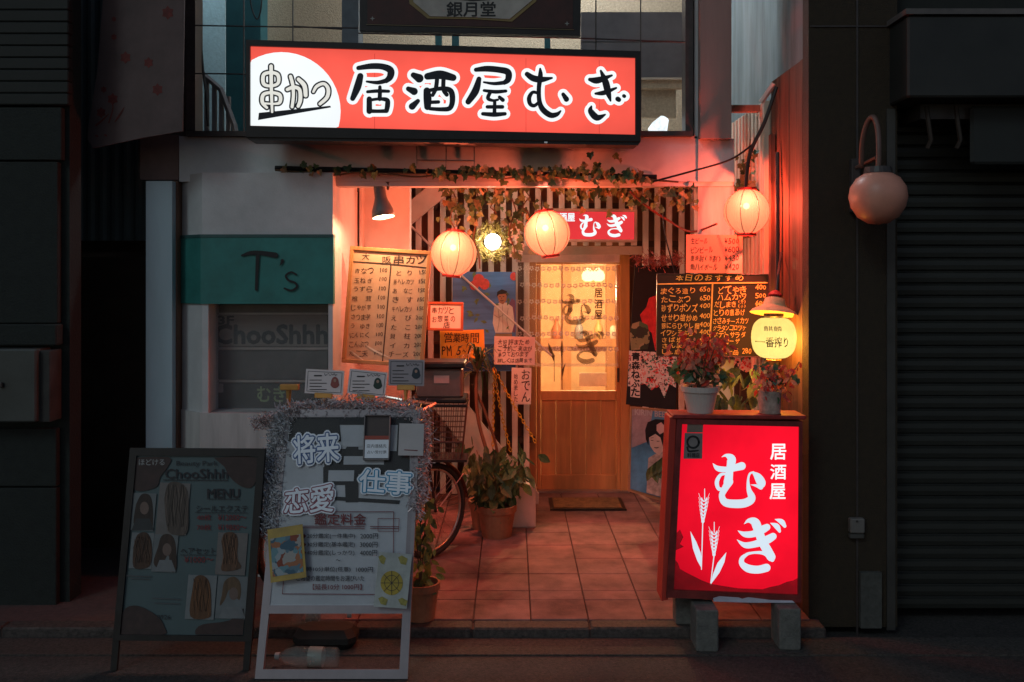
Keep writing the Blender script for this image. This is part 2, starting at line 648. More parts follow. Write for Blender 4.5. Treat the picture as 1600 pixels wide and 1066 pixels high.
def plan(mb, pts, z0, z1):
    n = len(pts)
    vs = [(x, y, z0) for x, y in pts] + [(x, y, z1) for x, y in pts]
    fs = [tuple(range(n - 1, -1, -1)), tuple(range(n, 2 * n))] + [(i, (i + 1) % n, (i + 1) % n + n, i + n) for i in range(n)]
    return mb.add(vs, fs)

shop = thing('shop_building', 'narrow building with the white lower front, teal band and izakaya entrance', 'building', (0, 5.8, 0))
full = [(-1.852, 5.7), (-1.071, 5.7), (-1.071, 6.73), (-2.067, 6.73), (-2.067, 5.9)]
z_top, z_band1, z_band0, z_rec = 2.402, 2.027, 1.618, .967
plan(MB(), full, z_band1, z_top).build('upper_wall', m_white, shop)
band = plan(MB(), [(-1.857, 5.688), (-1.066, 5.688), (-1.066, 5.74), (-2.08, 6.06), (-2.08, 5.888)], z_band0, z_band1).build('teal_band', m_teal, shop)
plan(MB(), [(-1.859, 5.684), (-1.064, 5.684), (-1.064, 5.745), (-2.083, 6.065), (-2.083, 5.884)], z_band1 - .012, z_band1 + .006).build('band_trim', mat('dull teal trim', (.03, .09, .09), .5), shop)
plan(MB(), [(-1.071, 5.746), (-1.071, 6.73), (-2.0, 6.73), (-2.0, 6.07)], z_band0, z_band1).build('inner_wall', m_white, shop)
plan(MB(), [(-1.852, 5.7), (-1.815, 5.7), (-1.815, 6.73), (-2.067, 6.73), (-2.067, 5.9)], z_rec, z_band0).build('corner_pier', m_white, shop)
plan(MB(), [(-1.098, 5.7), (-1.071, 5.7), (-1.071, 6.73), (-1.098, 6.73)], z_rec, z_band0).build('side_wall', m_white, shop)
plan(MB(), [(-1.862, 5.69), (-1.063, 5.69), (-1.063, 6.73), (-2.08, 6.73), (-2.08, 5.89)], -.01, z_rec).build('base_wall', m_whites, shop)
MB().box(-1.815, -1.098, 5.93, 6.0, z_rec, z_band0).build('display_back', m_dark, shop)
wbox('stub_wall', (563, 150, 640, 860), 6.73, .12, m_white, shop)
MB().box(-1.056, -1.040, 6.60, 6.728, 1.2, 2.62).build('conduit', m_white, shop)
# fascia and first floor
wbox('fascia_beam', (280, 213, 1090, 284), 5.80, .15, m_white, shop)
wbox('fascia_end', (1091, 217, 1147, 284), 5.785, .16, m_white, shop)
wbox('beam_soffit', (520, 284.6, 1146, 291), 5.81, .12, m_white, shop)
wbox('upper_side_wall', (216, -260, 292, 271), 5.86, .3, mat('dim brown plaster', (.10, .075, .068), .85, var=.3, scale=20, bump=.4), shop)
wbox('lower_side_panel', (219, 211, 279, 281), 5.80, .055, mat('dim red brown panel', (.16, .10, .09), .7), shop)
wbox('blue_pillar', (228, 283, 269, 905), 5.72, .3, m_bluepil, shop)
wbox('pillar_strip', (270, 283, 277, 905), 5.78, .2, m_brown, shop)
wbox('window_jamb', (290, -260, 305, 204), 5.77, .12, m_frame, shop)
wbox('window_jamb', (1071, -260, 1083, 211), 5.77, .12, m_frame, shop)
wbox('window_sill', (290, 204.6, 1083, 212.4), 5.75, .14, m_frame, shop)
wbox('entrance_pier', (1085, -260, 1094, 216.4), 5.80, .15, m_white, shop)
wbox('upper_pier', (1094.6, -260, 1143, 216.4), 5.72, .28, mat('faded red brown pier', (.30, .20, .18), .7, var=.2, scale=5, streak=True), shop)
wbox('lower_pier', (1091, 291.5, 1147, 840), 5.82, .13, m_whites, shop)
# stair hall behind the first-floor opening
MB().box(-2.0, 1.343, 5.96, 8.10, 2.60, 2.66).build('ceiling', m_cream, shop)
MB().box(-2.75, 1.343, 7.35, 7.45, 2.66, 4.9).build('hall_back_wall', m_tan, shop)
MB().box(-2.75, -2.65, 6.55, 7.35, 2.66, 4.9).build('hall_side_wall', mat('pale blue plaster', (.42, .52, .55), .7, var=.12, scale=40, bump=.2), shop)
MB().box(-2.2, 1.343, 6.0, 7.35, 4.86, 4.96).build('hall_ceiling', m_cream, shop)
wbox('pale_wall_panel', (262, -300, 352, 300), 7.22, .1, MATS['pale blue plaster'], shop)
wbox('teal_column', (353, -300, 407, 300), 6.9, .2, m_tealcol, shop)
wbox('grey_column', (534, -300, 560, 300), 6.6, .2, mat('grey blue steel', (.08, .10, .12), .4), shop)
for a in ((680, 690), (706, 717), (851, 860)):
    wbox('teal_post', (a[0], -200, a[1], 260), 6.55, .05, m_tealcol, shop)
wbox('grey_wall_panel', (908, 19, 1068, 65), 6.4, .05, m_grey, shop)
wbox('grey_wall_panel', (908, 66.5, 1068, 121), 6.4, .05, m_grey, shop)
wbox('timber_board', (998, 124, 1066, 138), 6.36, .05, m_tan, shop)
wbox('timber_board', (1000, 139, 1056, 184), 6.42, .03, m_tan, shop)
wbox('rail_bar', (905, 121.4, 1070, 123.6), 6.33, .03, m_cream, shop)
for k, x in enumerate((322, 334, 345, 356)):
    p, q = W(x - 3, 122 + (x - 318) * .75, 6.5), W(x + 3, 230, 6.5)
    MB().box(p.x, q.x, 6.5, 6.53, 2.66, p.z).build('baluster', m_grey, shop)
MB().tube([W(312, 112, 6.5), W(345, 140, 6.5), W(366, 196, 6.48), W(372, 230, 6.48)], .022, 6).build('stair_handrail', m_grey, shop)

# entrance back wall, doorway and the room behind it
MB().box(-1.1, .198, 8.05, 8.15, 0, 2.60).build('back_wall', m_brown, shop)
MB().box(.990, 1.62, 8.05, 8.15, 0, 2.60).build('back_wall', m_brown, shop)
MB().box(.198, .990, 8.05, 8.15, 1.99, 2.60).build('back_wall', m_brown, shop)
m_room = mat('warm room plaster', (.62, .42, .24), .8, var=.2, scale=5)
MB().box(-.6, 2.0, 10.4, 10.5, 0, 2.6).build('room_back_wall', m_room, shop)
MB().box(-.7, -.6, 8.15, 10.4, 0, 2.6).build('room_side_wall', m_room, shop)
MB().box(2.0, 2.1, 8.15, 10.4, 0, 2.6).build('room_side_wall', m_room, shop)
MB().box(-.7, 2.1, 8.15, 10.5, 2.45, 2.6).build('room_ceiling', m_cream, shop)
MB().box(-.7, 2.1, 8.15, 10.5, -.012, .0).build('room_floor', m_brown, shop)
m_post = mat('warm room timber', (.45, .22, .09), .6, var=.3, scale=8, streak=True)
for x in (.55, 1.02, 1.75):
    MB().box(x, x + .09, 10.3, 10.398, 0, 2.45).build('room_post', m_post, shop)
MB().box(.15, 1.6, 10.28, 10.399, 1.02, 1.10).build('room_shelf', m_post, shop)

# lettering and board on the teal band
bp = Panel('shop_letters', 'dark painted T\'s lettering on the teal band', 'lettering', 430, 430, 5.682)
c4 = lambda x, y: (200 + x / 3.553, 360 + y / 3.553)
m_ink = mat('black paint', (.012, .012, .014), .6, var=.3)
strokes(bp, 'letter', c4, [[(632, 140, 10), (680, 126, 22), (740, 126, 24), (818, 138, 30)], [(720, 135, 22), (716, 230, 18), (712, 328, 16)]], .004, m_ink)
strokes(bp, 'apostrophe', c4, [[(856, 168, 18), (852, 182, 12), (843, 196, 3)]], .004, m_ink)
strokes(bp, 'letter', c4, [[(934, 246, 10), (905, 232, 10), (876, 252, 11), (892, 278, 12), (928, 292, 12), (936, 316, 12), (905, 334, 11), (868, 322, 10)]], .004, m_ink)

# ------------------------------------------------------------------ display directory in the recess
dp = Panel('directory_board', 'dim glazed floor directory board under the teal band', 'directory', 420, 560, 5.90)
m_dirc = mat('directory grey panel', (.10, .085, .08), .5, var=.3, scale=6)
dp.box('back_panel', (333, 476, 513, 644), 0, .02, m_dirc)
m_rail = mat('dull aluminium', (.32, .28, .27), .45, metal=.6, var=.2)
dp.box('divider', (335, 543, 512, 546.5), .02, .02, m_rail)
dp.box('divider', (335, 594, 512, 597.5), .02, .02, m_rail)
dp.box('divider', (335, 489, 512, 492), .02, .02, m_rail)
dp.box('frame_side', (333, 476, 336.5, 644), .025, .025, m_dark)
dp.box('name_plate', (338, 493, 511, 541), .008, .008, mat('pale wood plate', (.20, .165, .145), .6, var=.35, scale=9, streak=(.15, 1, 1)))
dp.box('name_plate', (340, 548, 511, 592), .008, .008, mat('dim plate', (.085, .075, .072), .5, var=.3, scale=8))
dp.box('name_plate', (340, 600, 511, 641), .008, .008, mat('black plate', (.05, .045, .043), .5, var=.3, scale=8))
mb = MB(); put_text(mb, dp, '3F', (341, 494, 365, 507), .0095, .03); put_text(mb, dp, 'ChooShhh', (336, 508, 511, 537), .0095, .035)
mb.build('lettering', m_ink, dp.o, world=False)
mb = MB(); put_text(mb, dp, '1', (340, 600, 347, 613), .0095, .03); mb.build('lettering', m_rail, dp.o, world=False)
mb = MB(); put_text(mb, dp, 'むぎ', (402, 603, 448, 628), .0095, .02); mb.build('lettering', mat('pale green letters', (.22, .28, .14), .6), dp.o, world=False)
dp.box('glass', (334, 476, 513, 644), .05, .004, clear_sheet('dusty glass', .10, (.5, .5, .5), .08))

# ------------------------------------------------------------------ slat screens
m_slat = mat('white painted slat', (.80, .72, .67), .6, var=.2, scale=12, streak=True, rnd=.1)
m_slatrail = mat('dark timber rail', (.07, .04, .03), .7)
scr = thing('slat_screen', 'white vertical slat screen in front of brown wall round the door', 'screen', (0, 7.75, 0))
for z in (.42, 1.25, 2.02, 2.33):
    MB().box(-1.05, .19, 7.79, 7.82, z, z + .05).build('rail', m_slatrail, scr)
MB().box(.19, .99, 7.79, 7.82, 2.33, 2.38).build('rail', m_slatrail, scr)
MB().box(.99, 1.55, 7.79, 7.82, 2.02, 2.07).build('rail', m_slatrail, scr)
k = 0
x = -.98
while x < 1.53:
    over = .15 < x < .98
    z0 = 2.03 if over else .01
    MB().box(x, x + .046, 7.75 + random.uniform(-.004, .004), 7.788, z0, 2.59, .004).build('slat', m_slat, scr)
    x += .098 + random.uniform(-.004, .004)
MB().box(-.03, 1.06, 7.74, 7.80, 1.955, 2.025, .004).build('lintel', mat('pale lintel', (.5, .38, .3), .6, var=.15), scr)

sds = thing('side_slat_screen', 'tall pale slat screen running back along the right wall', 'screen', (1.55, 6.7, 0))
m_slat2 = mat('cream slat', (.62, .50, .40), .6, var=.2, scale=12, streak=True, rnd=.1)
MB().box(1.585, 1.60, 5.80, 7.74, 0, 2.80).build('backing_sheet', mat('pale sheet', (.5, .44, .38), .6, var=.2), sds)
d = 5.84
while d < 7.68:
    MB().box(1.545, 1.583, d, d + .05, 0, 2.86, .004).build('slat', m_slat2, sds)
    d += .092

# ------------------------------------------------------------------ stair stringer, newel and rod
m_stw = mat('white stair timber', (.58, .50, .47), .55, var=.15, scale=5)
st = thing('staircase', 'white diagonal stair stringer with boxed foot beside the door', 'stair', W(800, 800, 7.3))
def dpoly(name, pts, d, th, m, parent):
    return MB().prism([(W(x, y, d).x, W(x, y, d).z) for x, y in pts], d, d + th).build(name, m, parent)
dpoly('upper_stringer', [(636, 356), (636, 318), (694, 270), (722, 270), (722, 285)], 7.6, .05, m_stw, st)
dpoly('lower_stringer', [(640, 590), (640, 540), (736, 640), (842, 772), (842, 800), (800, 800), (726, 700)], 7.45, .05, m_stw, st)
MB().tube([W(641, 352, 7.55), W(700, 412, 7.5), W(862, 556, 7.4)], .009, 6).build('handrail_rod', m_stw, st)
MB().box(W(796, 760, 6.8).x, W(837, 760, 6.8).x, 6.74, 6.84, 0, W(800, 755, 6.8).z, .012).build('newel_foot', m_stw, st)
MB().box(W(812, 760, 6.9).x, W(836, 760, 6.9).x, 6.86, 7.42, 0, W(800, 770, 6.9).z, .01).build('foot_wall', m_stw, st)

# ------------------------------------------------------------------ right neighbour: dark wall, boards, shutter
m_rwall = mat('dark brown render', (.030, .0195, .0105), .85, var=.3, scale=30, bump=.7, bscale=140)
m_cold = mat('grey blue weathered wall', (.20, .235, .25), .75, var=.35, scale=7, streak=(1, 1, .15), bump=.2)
nb = thing('neighbour_building', 'dark rendered building with roller shutter on the right', 'building', (2.5, 5.0, 0))
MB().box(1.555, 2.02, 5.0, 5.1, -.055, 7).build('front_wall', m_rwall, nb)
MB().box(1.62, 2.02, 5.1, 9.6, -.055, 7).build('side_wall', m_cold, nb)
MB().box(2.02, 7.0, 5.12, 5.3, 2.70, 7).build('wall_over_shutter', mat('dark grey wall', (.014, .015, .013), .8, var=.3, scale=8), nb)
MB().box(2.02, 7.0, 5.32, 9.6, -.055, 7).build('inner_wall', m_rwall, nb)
wbox('wall_seam_strip', (1338, -300, 1341, 1000), 4.994, .005, m_frame, nb)
wbox('wall_seam_strip', (1266, 40, 1395, 42), 4.993, .006, m_frame, nb)
wbox('plinth_block', (1345, 895, 1378, 982), 4.97, .029, mat('grey concrete block', (.06, .058, .052), .85, var=.3, scale=30, bump=.4), nb)
wbox('shutter_guide', (1386, 170, 1399, 985), 4.99, .25, mat('shutter guide metal', (.055, .05, .046), .5, metal=.3), nb)
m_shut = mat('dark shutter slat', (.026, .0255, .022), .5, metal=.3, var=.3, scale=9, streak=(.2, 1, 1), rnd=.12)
sh_me = None
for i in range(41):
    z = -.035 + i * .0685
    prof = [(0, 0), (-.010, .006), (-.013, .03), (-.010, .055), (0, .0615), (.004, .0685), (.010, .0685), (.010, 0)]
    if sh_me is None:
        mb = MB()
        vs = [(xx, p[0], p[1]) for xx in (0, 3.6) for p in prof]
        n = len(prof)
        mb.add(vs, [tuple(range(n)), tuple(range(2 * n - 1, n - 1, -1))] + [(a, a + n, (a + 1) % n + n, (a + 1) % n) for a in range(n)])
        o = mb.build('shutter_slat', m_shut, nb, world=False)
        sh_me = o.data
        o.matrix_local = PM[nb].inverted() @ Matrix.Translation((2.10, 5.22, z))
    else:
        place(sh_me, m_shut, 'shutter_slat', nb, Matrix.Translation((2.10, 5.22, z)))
MB().box(1.98, 6.5, 4.77, 5.118, 2.68, 3.09, .01).build('shutter_housing', mat('housing sheet', (.024, .023, .021), .5, metal=.1, var=.25, scale=5), nb)
MB().box(1.965, 6.6, 4.755, 5.117, 3.092, 3.12).build('housing_cap', mat('housing cap', (.10, .085, .08), .5), nb)
MB().box(2.12, 6.4, 4.95, 5.21, 2.60, 2.678).build('housing_lip', m_frame, nb)
MB().box(2.36, 5.5, 4.90, 4.93, 2.36, 2.66, .02).build('rolled_awning', mat('dark awning cloth', (.02, .021, .02), .8), nb)
for x in (2.13, 2.28):
    MB().tube([(x, 4.9, 2.66), (x, 4.88, 2.58), (x + .015, 4.88, 2.48), (x, 4.89, 2.44)], .012, 6).build('chain_pull', mat('brown cord', (.025, .015, .01), .7), nb)

m_plank = mat('weathered orange plank', (.095, .046, .028), .7, var=.65, scale=16, streak=(1, 1, .07), bump=.35, bscale=60, rnd=.15)
bw = thing('side_board_wall', 'weathered wooden board wall facing the entrance on the right', 'wall', (1.58, 5.4, 0))
for a, b in ((5.102, 5.155), (5.160, 5.36), (5.365, 5.56), (5.565, 5.735)):
    MB().box(1.555 + random.uniform(-.004, .004), 1.615, a, b, -.02, 2.95, .004).build('board', m_plank, bw)
MB().box(1.515, 1.55, 5.60, 5.635, .0, 2.62, .006).build('batten', m_plank, bw)
MB().tube([(1.53, 5.50, .7), (1.53, 5.50, 2.2), (1.535, 5.52, 2.5)], .013, 6).build('conduit', m_frame, bw)
sw = thing('wall_box', 'small pale electric box low on the dark right wall', 'electric box', W(1340, 835, 4.96))
wbox('cover', (1329, 811, 1352, 834), 4.955, .042, mat('grey plastic', (.14, .125, .115), .5, var=.2), sw, .006)
wbox('screw', (1338, 813.5, 1341, 816.5), 4.952, .004, m_frame, sw)
wbox('base', (1328, 835, 1351, 842), 4.965, .03, mat('dark grey plastic', (.06, .055, .05), .5), sw, .004)

# ------------------------------------------------------------------ left neighbour
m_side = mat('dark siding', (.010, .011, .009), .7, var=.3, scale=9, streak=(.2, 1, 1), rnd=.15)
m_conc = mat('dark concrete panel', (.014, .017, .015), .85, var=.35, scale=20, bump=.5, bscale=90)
lb = thing('dark_building', 'unlit concrete building with horizontal siding on the far left', 'building', (-3.2, 5.2, 0))
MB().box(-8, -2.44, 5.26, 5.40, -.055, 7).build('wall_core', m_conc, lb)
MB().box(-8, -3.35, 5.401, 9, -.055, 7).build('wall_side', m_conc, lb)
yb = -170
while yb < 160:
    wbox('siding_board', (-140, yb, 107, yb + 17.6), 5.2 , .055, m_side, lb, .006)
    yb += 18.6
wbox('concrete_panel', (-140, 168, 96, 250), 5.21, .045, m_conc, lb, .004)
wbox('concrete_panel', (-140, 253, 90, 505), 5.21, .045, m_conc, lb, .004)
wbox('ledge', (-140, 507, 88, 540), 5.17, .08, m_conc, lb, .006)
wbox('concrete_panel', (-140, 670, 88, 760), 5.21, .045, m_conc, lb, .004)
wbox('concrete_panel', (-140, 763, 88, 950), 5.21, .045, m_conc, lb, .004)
mbx = thing('meter_cabinet', 'grey metal cabinet on the dark wall at the far left', 'cabinet', W(20, 660, 5.15))
wbox('housing', (-60, 546, 56, 660), 5.08, .175, mat('dim grey metal', (.060, .064, .060), .5, metal=.2, var=.2), mbx, .008)
wbox('door_edge', (58, 548, 78, 660), 5.12, .135, m_dark, mbx, .004)
wbox('knob', (-3, 598, 3, 606), 5.06, .02, m_frame, mbx, .004)
al = thing('alley_wall', 'dark corrugated wall in the gap left of the pale blue pillar', 'wall', (-2.5, 6.4, 0))
m_corr = mat('dark corrugated sheet', (.11, .14, .145), .55, metal=.2, var=.35, scale=8, streak=True)
mb = MB()
n = 54
for i in range(n):
    x0, x1 = -3.32 + i * .02, -3.32 + (i + 1) * .02
    ya, yb2 = 6.4 - .014 * (1 if i % 4 < 2 else 0), 6.4 - .014 * (1 if (i + 1) % 4 < 2 else 0)
    mb.add([(x0, ya, 2.02), (x1, yb2, 2.02), (x1, yb2, 6.5), (x0, ya, 6.5)], [(0, 1, 2, 3)])
mb.build('corrugated_sheet', m_corr, al)
MB().box(-3.4, -2.24, 6.42, 6.5, -.05, 6.5).build('backing_wall', mat('very dark brown wall', (.030, .018, .012), .8, var=.4, scale=5), al)
MB().box(-3.25, -2.26, 6.30, 6.39, -.05, 1.95, .06).build('tarpaulin', mat('dark brown tarpaulin', (.038, .022, .014), .6, var=.5, scale=3, bump=.4, bscale=8), al)

# ================================================================== signs
def crop(x0, y0, s):
    return lambda x, y: (x0 + x / s, y0 + y / s)
def boxmap(src, dst):
    sx, sy = (dst[2] - dst[0]) / (src[2] - src[0]), (dst[3] - dst[1]) / (src[3] - src[1])
    return lambda x, y: (dst[0] + (x - src[0]) * sx, dst[1] + (y - src[1]) * sy)

m_blackm = mat('black sign metal', (.015, .013, .013), .45, var=.4, scale=14, metal=.2)
e_red = emit('backlit red plastic', (1.0, .108, .074), 1.22, var=.12, scale=2.2, gloss=.03, painted_falloff=[(2, 0.0, .24, .72, 2.0), (0, 0.0, 1.12, .86, 4.0)])  # brighter middle is painted into the emission strength
e_white = emit('backlit white plastic', (.93, .98, 1.0), 1.02, var=.04, big=False)
e_cream = emit('backlit cream plastic', (.86, .86, .80), .9, var=.04, big=False)
e_ink = mat('navy sign ink', (.008, .014, .026), .4, var=.3)
c1, c2, c5, c6 = crop(380, 70, 5), crop(690, 80, 5), crop(1040, 650, 6.957), crop(1040, 790, 6.66)

ms = Panel('illuminated_sign', 'long red backlit sign with a white disc and big brush lettering over the entrance', 'shop sign', 692, 145, 5.45, roll=1.5, yaw=2)
OQ = [(384, 62), (1001, 80), (1001, 221), (384, 214)]
FQ = [(390.5, 71.5), (993, 90), (993, 210.5), (390.5, 196.5)]
ms.poly('cabinet', OQ, .0, .19, m_blackm)
ms.poly('face', FQ, .012, .011, e_red)
for a, b in ((0, 1), (1, 2), (2, 3), (3, 0)):
    ms.poly('frame_bar', [OQ[a], OQ[b], FQ[b], FQ[a]], .032, .032, m_blackm)
ms.poly('lower_lip', [(384, 214.4), (1001, 221.4), (997, 227), (390, 219)], .02, .16, m_blackm)
for x, y in ((533, 214.5), (853, 222.5)):
    ms.box('bolt', (x - 2.5, y - 1.2, x + 2.5, y + 1.2), .026, .006, mat('bright steel', (.7, .7, .7), .25, metal=1))
disc = []
for k in range(48):
    a = 2 * math.pi * k / 48
    px, py = c1(298 + 463 * math.cos(a), 520 + 462 * math.sin(a))
    px = max(px, 390.7)
    py = min(py, 196.4 + (px - 390.5) * .0232)
    disc.append((px, py))
ms.poly('white_disc', disc, .0145, .001, e_white)
KANJI = {
 'i': (c1, [[(900, 182, 26), (1000, 168, 38), (1090, 172, 40), (1150, 200, 48), (1148, 250, 44), (1118, 282, 30)], [(1120, 280, 28), (1050, 296, 22), (965, 288, 8)],
            [(915, 245, 40), (893, 330, 50), (855, 420, 32)], [(972, 368, 16), (1050, 362, 20), (1136, 364, 16)], [(1068, 330, 18), (1068, 380, 24), (1066, 425, 24)],
            [(985, 425, 34), (985, 520, 36)], [(985, 434, 16), (1060, 424, 16), (1122, 432, 28), (1128, 470, 32), (1120, 515, 28)], [(985, 518, 24), (1050, 520, 20), (1120, 518, 24)]]),
 'sa': (crop(0, 0, 1), [[(646, 117.5, 7), (655, 122.5, 12)], [(638, 139, 6), (647, 143, 10)], [(653, 158, 5), (644, 166.5, 9)],
            [(668, 119.5, 9), (688, 117, 12), (708, 121.5, 9)], [(667, 142, 9), (668, 154, 11), (668, 167, 9)],
            [(668, 142, 4), (690, 138.5, 5), (704, 142, 7), (707, 156, 7), (703, 169, 6), (690, 171, 5), (672, 170, 4)],
            [(683, 123, 5), (681, 138, 5), (676, 149, 4)], [(693, 123, 5), (693, 140, 5), (698, 148, 5)], [(674, 160, 4), (685, 159.5, 4)]]),
 'ya': (c2, [[(268, 146, 24), (350, 138, 38), (450, 146, 40), (518, 165, 44), (520, 220, 40), (490, 247, 26)], [(490, 246, 24), (410, 254, 18), (330, 243, 7)],
            [(292, 218, 30), (265, 310, 50), (208, 396, 36)], [(332, 308, 14), (420, 318, 22), (502, 312, 16)], [(380, 322, 20), (362, 368, 22), (400, 386, 14), (440, 380, 10)],
            [(452, 360, 18), (478, 382, 24)], [(415, 398, 18), (413, 480, 22)], [(358, 436, 20), (475, 436, 22)], [(322, 490, 20), (410, 496, 28), (495, 490, 20)]]),
 'mu': (c2, [[(668, 180, 30), (715, 212, 42), (780, 222, 38), (862, 210, 8)], [(770, 138, 8), (772, 190, 30), (760, 290, 26), (764, 390, 28), (790, 455, 36), (850, 500, 36), (900, 494, 26), (930, 468, 5)],
            [(758, 330, 16), (712, 322, 18), (684, 365, 26), (692, 412, 24), (725, 426, 20), (762, 396, 14)], [(950, 338, 22), (975, 376, 34)]]),
 'gi': (c2, [[(1158, 222, 20), (1220, 228, 44), (1330, 190, 8)], [(1203, 332, 10), (1270, 325, 30), (1364, 288, 8)], [(1244, 155, 10), (1280, 240, 44), (1300, 320, 40), (1320, 388, 6)],
            [(1376, 374, 30), (1385, 380, 28)], [(1424, 350, 20), (1428, 353, 20)], [(1170, 432, 6), (1165, 470, 36), (1215, 520, 42), (1278, 496, 5)]])}
for k, (cv, sl) in KANJI.items():
    strokes(ms, 'letter_outline', cv, sl, .0145, e_white, grow=6.4 if k == 'sa' else 32)
    strokes(ms, 'letter', cv, sl, .0175, e_ink, grow=.9 if k == 'sa' else 4.5)
KK = [[[(218, 168, 28), (220, 340, 26), (226, 525, 18)], [(215, 215, 24), (160, 235, 28), (160, 305, 28), (215, 322, 22), (272, 300, 26), (270, 235, 28), (215, 215, 24)],
       [(218, 372, 22), (158, 390, 28), (150, 450, 28), (185, 492, 20)], [(218, 372, 22), (285, 392, 28), (286, 450, 26), (240, 462, 16), (165, 458, 16)]],
      [[(345, 350, 26), (395, 332, 28), (440, 352, 28), (446, 430, 30), (430, 480, 26)], [(370, 248, 26), (388, 320, 26), (392, 400, 24), (382, 485, 24)], [(432, 270, 28), (478, 320, 34), (488, 396, 30)]],
      [[(548, 368, 18), (575, 325, 24), (630, 305, 24), (664, 345, 28), (655, 410, 28), (600, 462, 24)]]]
for sl in KK:
    strokes(ms, 'small_letter_outline', c1, sl, .0175, e_ink, grow=12)
    strokes(ms, 'small_letter', c1, sl, .0195, e_cream)
ms.poly('ink_wedge', [c1(*p) for p in ((122, 532), (680, 477), (686, 490), (116, 589))], .0165, .001, e_ink)
for x in (585, 821.5, 936):
    ms.poly('face_seam', [(x, 78 + (x - 390) * .03), (x + .7, 78 + (x - 390) * .03), (x + .7, 198 + (x - 390) * .0232), (x, 198 + (x - 390) * .0232)], .0132, .001, emit('sign seam', (.62, .05, .04), .9))

# dark hanging sign above
us = Panel('hanging_sign', 'black framed sign with pale plaque above the red sign', 'shop sign', 735, 20, 5.42, roll=1.4)
us.poly('board', [(562, -70), (908, -70), (907, 56), (562, 48)], 0, .04, m_blackm)
us.poly('red_ground', [(574, -60), (895, -60), (895, 45), (574, 37.5)], .004, .003, mat('dark red ground', (.045, .014, .012), .6, var=.5, scale=7))
us.poly('pin_line', [(572, 37.8), (897, 46), (897, 47), (572, 38.8)], .005, .003, mat('dull gold', (.14, .11, .06), .5))
us.poly('plaque_border', [(628, -60), (846, -60), (838, 2), (800, 34), (740, 30), (668, 29), (640, 6)], .008, .004, mat('tarnished gold', (.20, .14, .05), .5))
us.poly('plaque', [(634, -60), (840, -60), (832, 0), (796, 30), (740, 27), (672, 25.5), (646, 3)], .012, .004, mat('pale plaque', (.34, .31, .28), .6))
mb = MB(); put_text(mb, us, '銀月堂', (698, 3, 774, 26), .0135, .02); mb.build('lettering', m_ink, us.o, world=False)
us.poly('plaque_mark', [(706, -20), (770, -20), (765, 0), (738, 2), (712, -1)], .0135, .001, m_ink)
for x, y in ((582, 29), (886, 37)):
    us.poly('star', [(x, y - 4), (x + 1, y - 1), (x + 4, y), (x + 1, y + 1), (x, y + 4), (x - 1, y + 1), (x - 4, y), (x - 1, y - 1)], .0065, .001, mat('grey star', (.25, .25, .24), .5))

# red floor sign
MU = [[(513, 516, 4), (570, 572, 58), (680, 582, 62), (770, 560, 76), (828, 545, 86)], [(612, 446, 6), (660, 430, 36), (715, 470, 96), (700, 570, 80), (690, 640, 86), (680, 720, 100)],
      [(665, 632, 22), (600, 640, 34), (558, 715, 46), (575, 790, 40), (630, 800, 44)], [(690, 715, 90), (640, 800, 70), (612, 870, 66), (650, 940, 84), (760, 956, 92), (870, 945, 92), (935, 895, 86), (905, 800, 50), (897, 700, 26), (915, 630, 22), (955, 612, 20)],
      [(945, 612, 16), (1000, 660, 80), (1040, 730, 96), (1030, 770, 56)], [(925, 748, 3), (985, 758, 30), (1035, 775, 52)]]
GI = [[(752, 262, 4), (825, 300, 58), (920, 294, 70), (1010, 250, 80), (1055, 226, 70)], [(743, 356, 4), (825, 412, 58), (930, 402, 70), (1050, 360, 86), (1118, 322, 74)],
      [(818, 192, 4), (865, 158, 44), (930, 175, 92), (965, 260, 92), (1005, 370, 92), (1060, 470, 96), (1098, 535, 92)], [(1110, 565, 44), (1030, 500, 40), (930, 490, 26), (845, 505, 28)],
      [(870, 495, 24), (800, 545, 46), (795, 605, 60), (860, 655, 82), (960, 668, 82), (1050, 648, 84)], [(1090, 183, 4), (1155, 215, 56), (1186, 268, 30)], [(1138, 143, 4), (1205, 168, 54), (1240, 215, 34)]]
MUB, GIB = (513, 405, 1090, 1005), (743, 120, 1262, 712)

fs = Panel('floor_sign', 'red backlit pavement sign with white lettering and wheat ears on concrete blocks', 'shop sign', 1150, 940, 4.78, roll=.4)
e_fred = emit('backlit crimson plastic', (.94, .005, .024), 1.15, var=.16, scale=3.2, gloss=.03, painted_falloff=[(0, .16, .55, .62, 1.6), (2, .55, .62, .62, 1.8)])  # fading away from right of centre is painted into the emission
e_fwhite = emit('backlit pale blue plastic', (.72, .84, .95), .95, var=.05, big=False)
m_redp = mat('red painted wood', (.42, .035, .022), .5, var=.35, scale=12, streak=True, bump=.2)
m_dkr2 = mat('deep red painted top', (.26, .022, .018), .55, var=.4, scale=14, bump=.3)
m_dkr = mat('dirty dark red frame', (.16, .018, .016), .55, var=.5, scale=12, bump=.2)
fo = [(1058, 655), (1254, 659), (1252, 942), (1041, 934)]
fi = [(1066, 663), (1249, 667), (1247, 930), (1053, 922)]
fs.poly('cabinet', fo, 0, .15, m_redp)
fs.poly('face', fi, .010, .009, e_fred)
for a, b in ((0, 1), (1, 2), (2, 3), (3, 0)):
    fs.poly('frame_bar', [fo[a], fo[b], fi[b], fi[a]], .022, .022, m_dkr)
q = [fs.loc(*p, .0) for p in ((1046, 652), (1056, 650), (1043, 936), (1033, 938))]
MB().prism(q, -.012, .15).build('side_panel', m_redp, fs.o, world=False)
x0, x1, z0, z1 = fs.rect((1050, 648, 1258, 656))
MB().box(x0, x1, -.024, .165, z0 + .006, z1, .004).build('top_board', m_dkr2, fs.o, world=False)
strokes(fs, 'letter', c5, MU, .0125, e_fwhite)
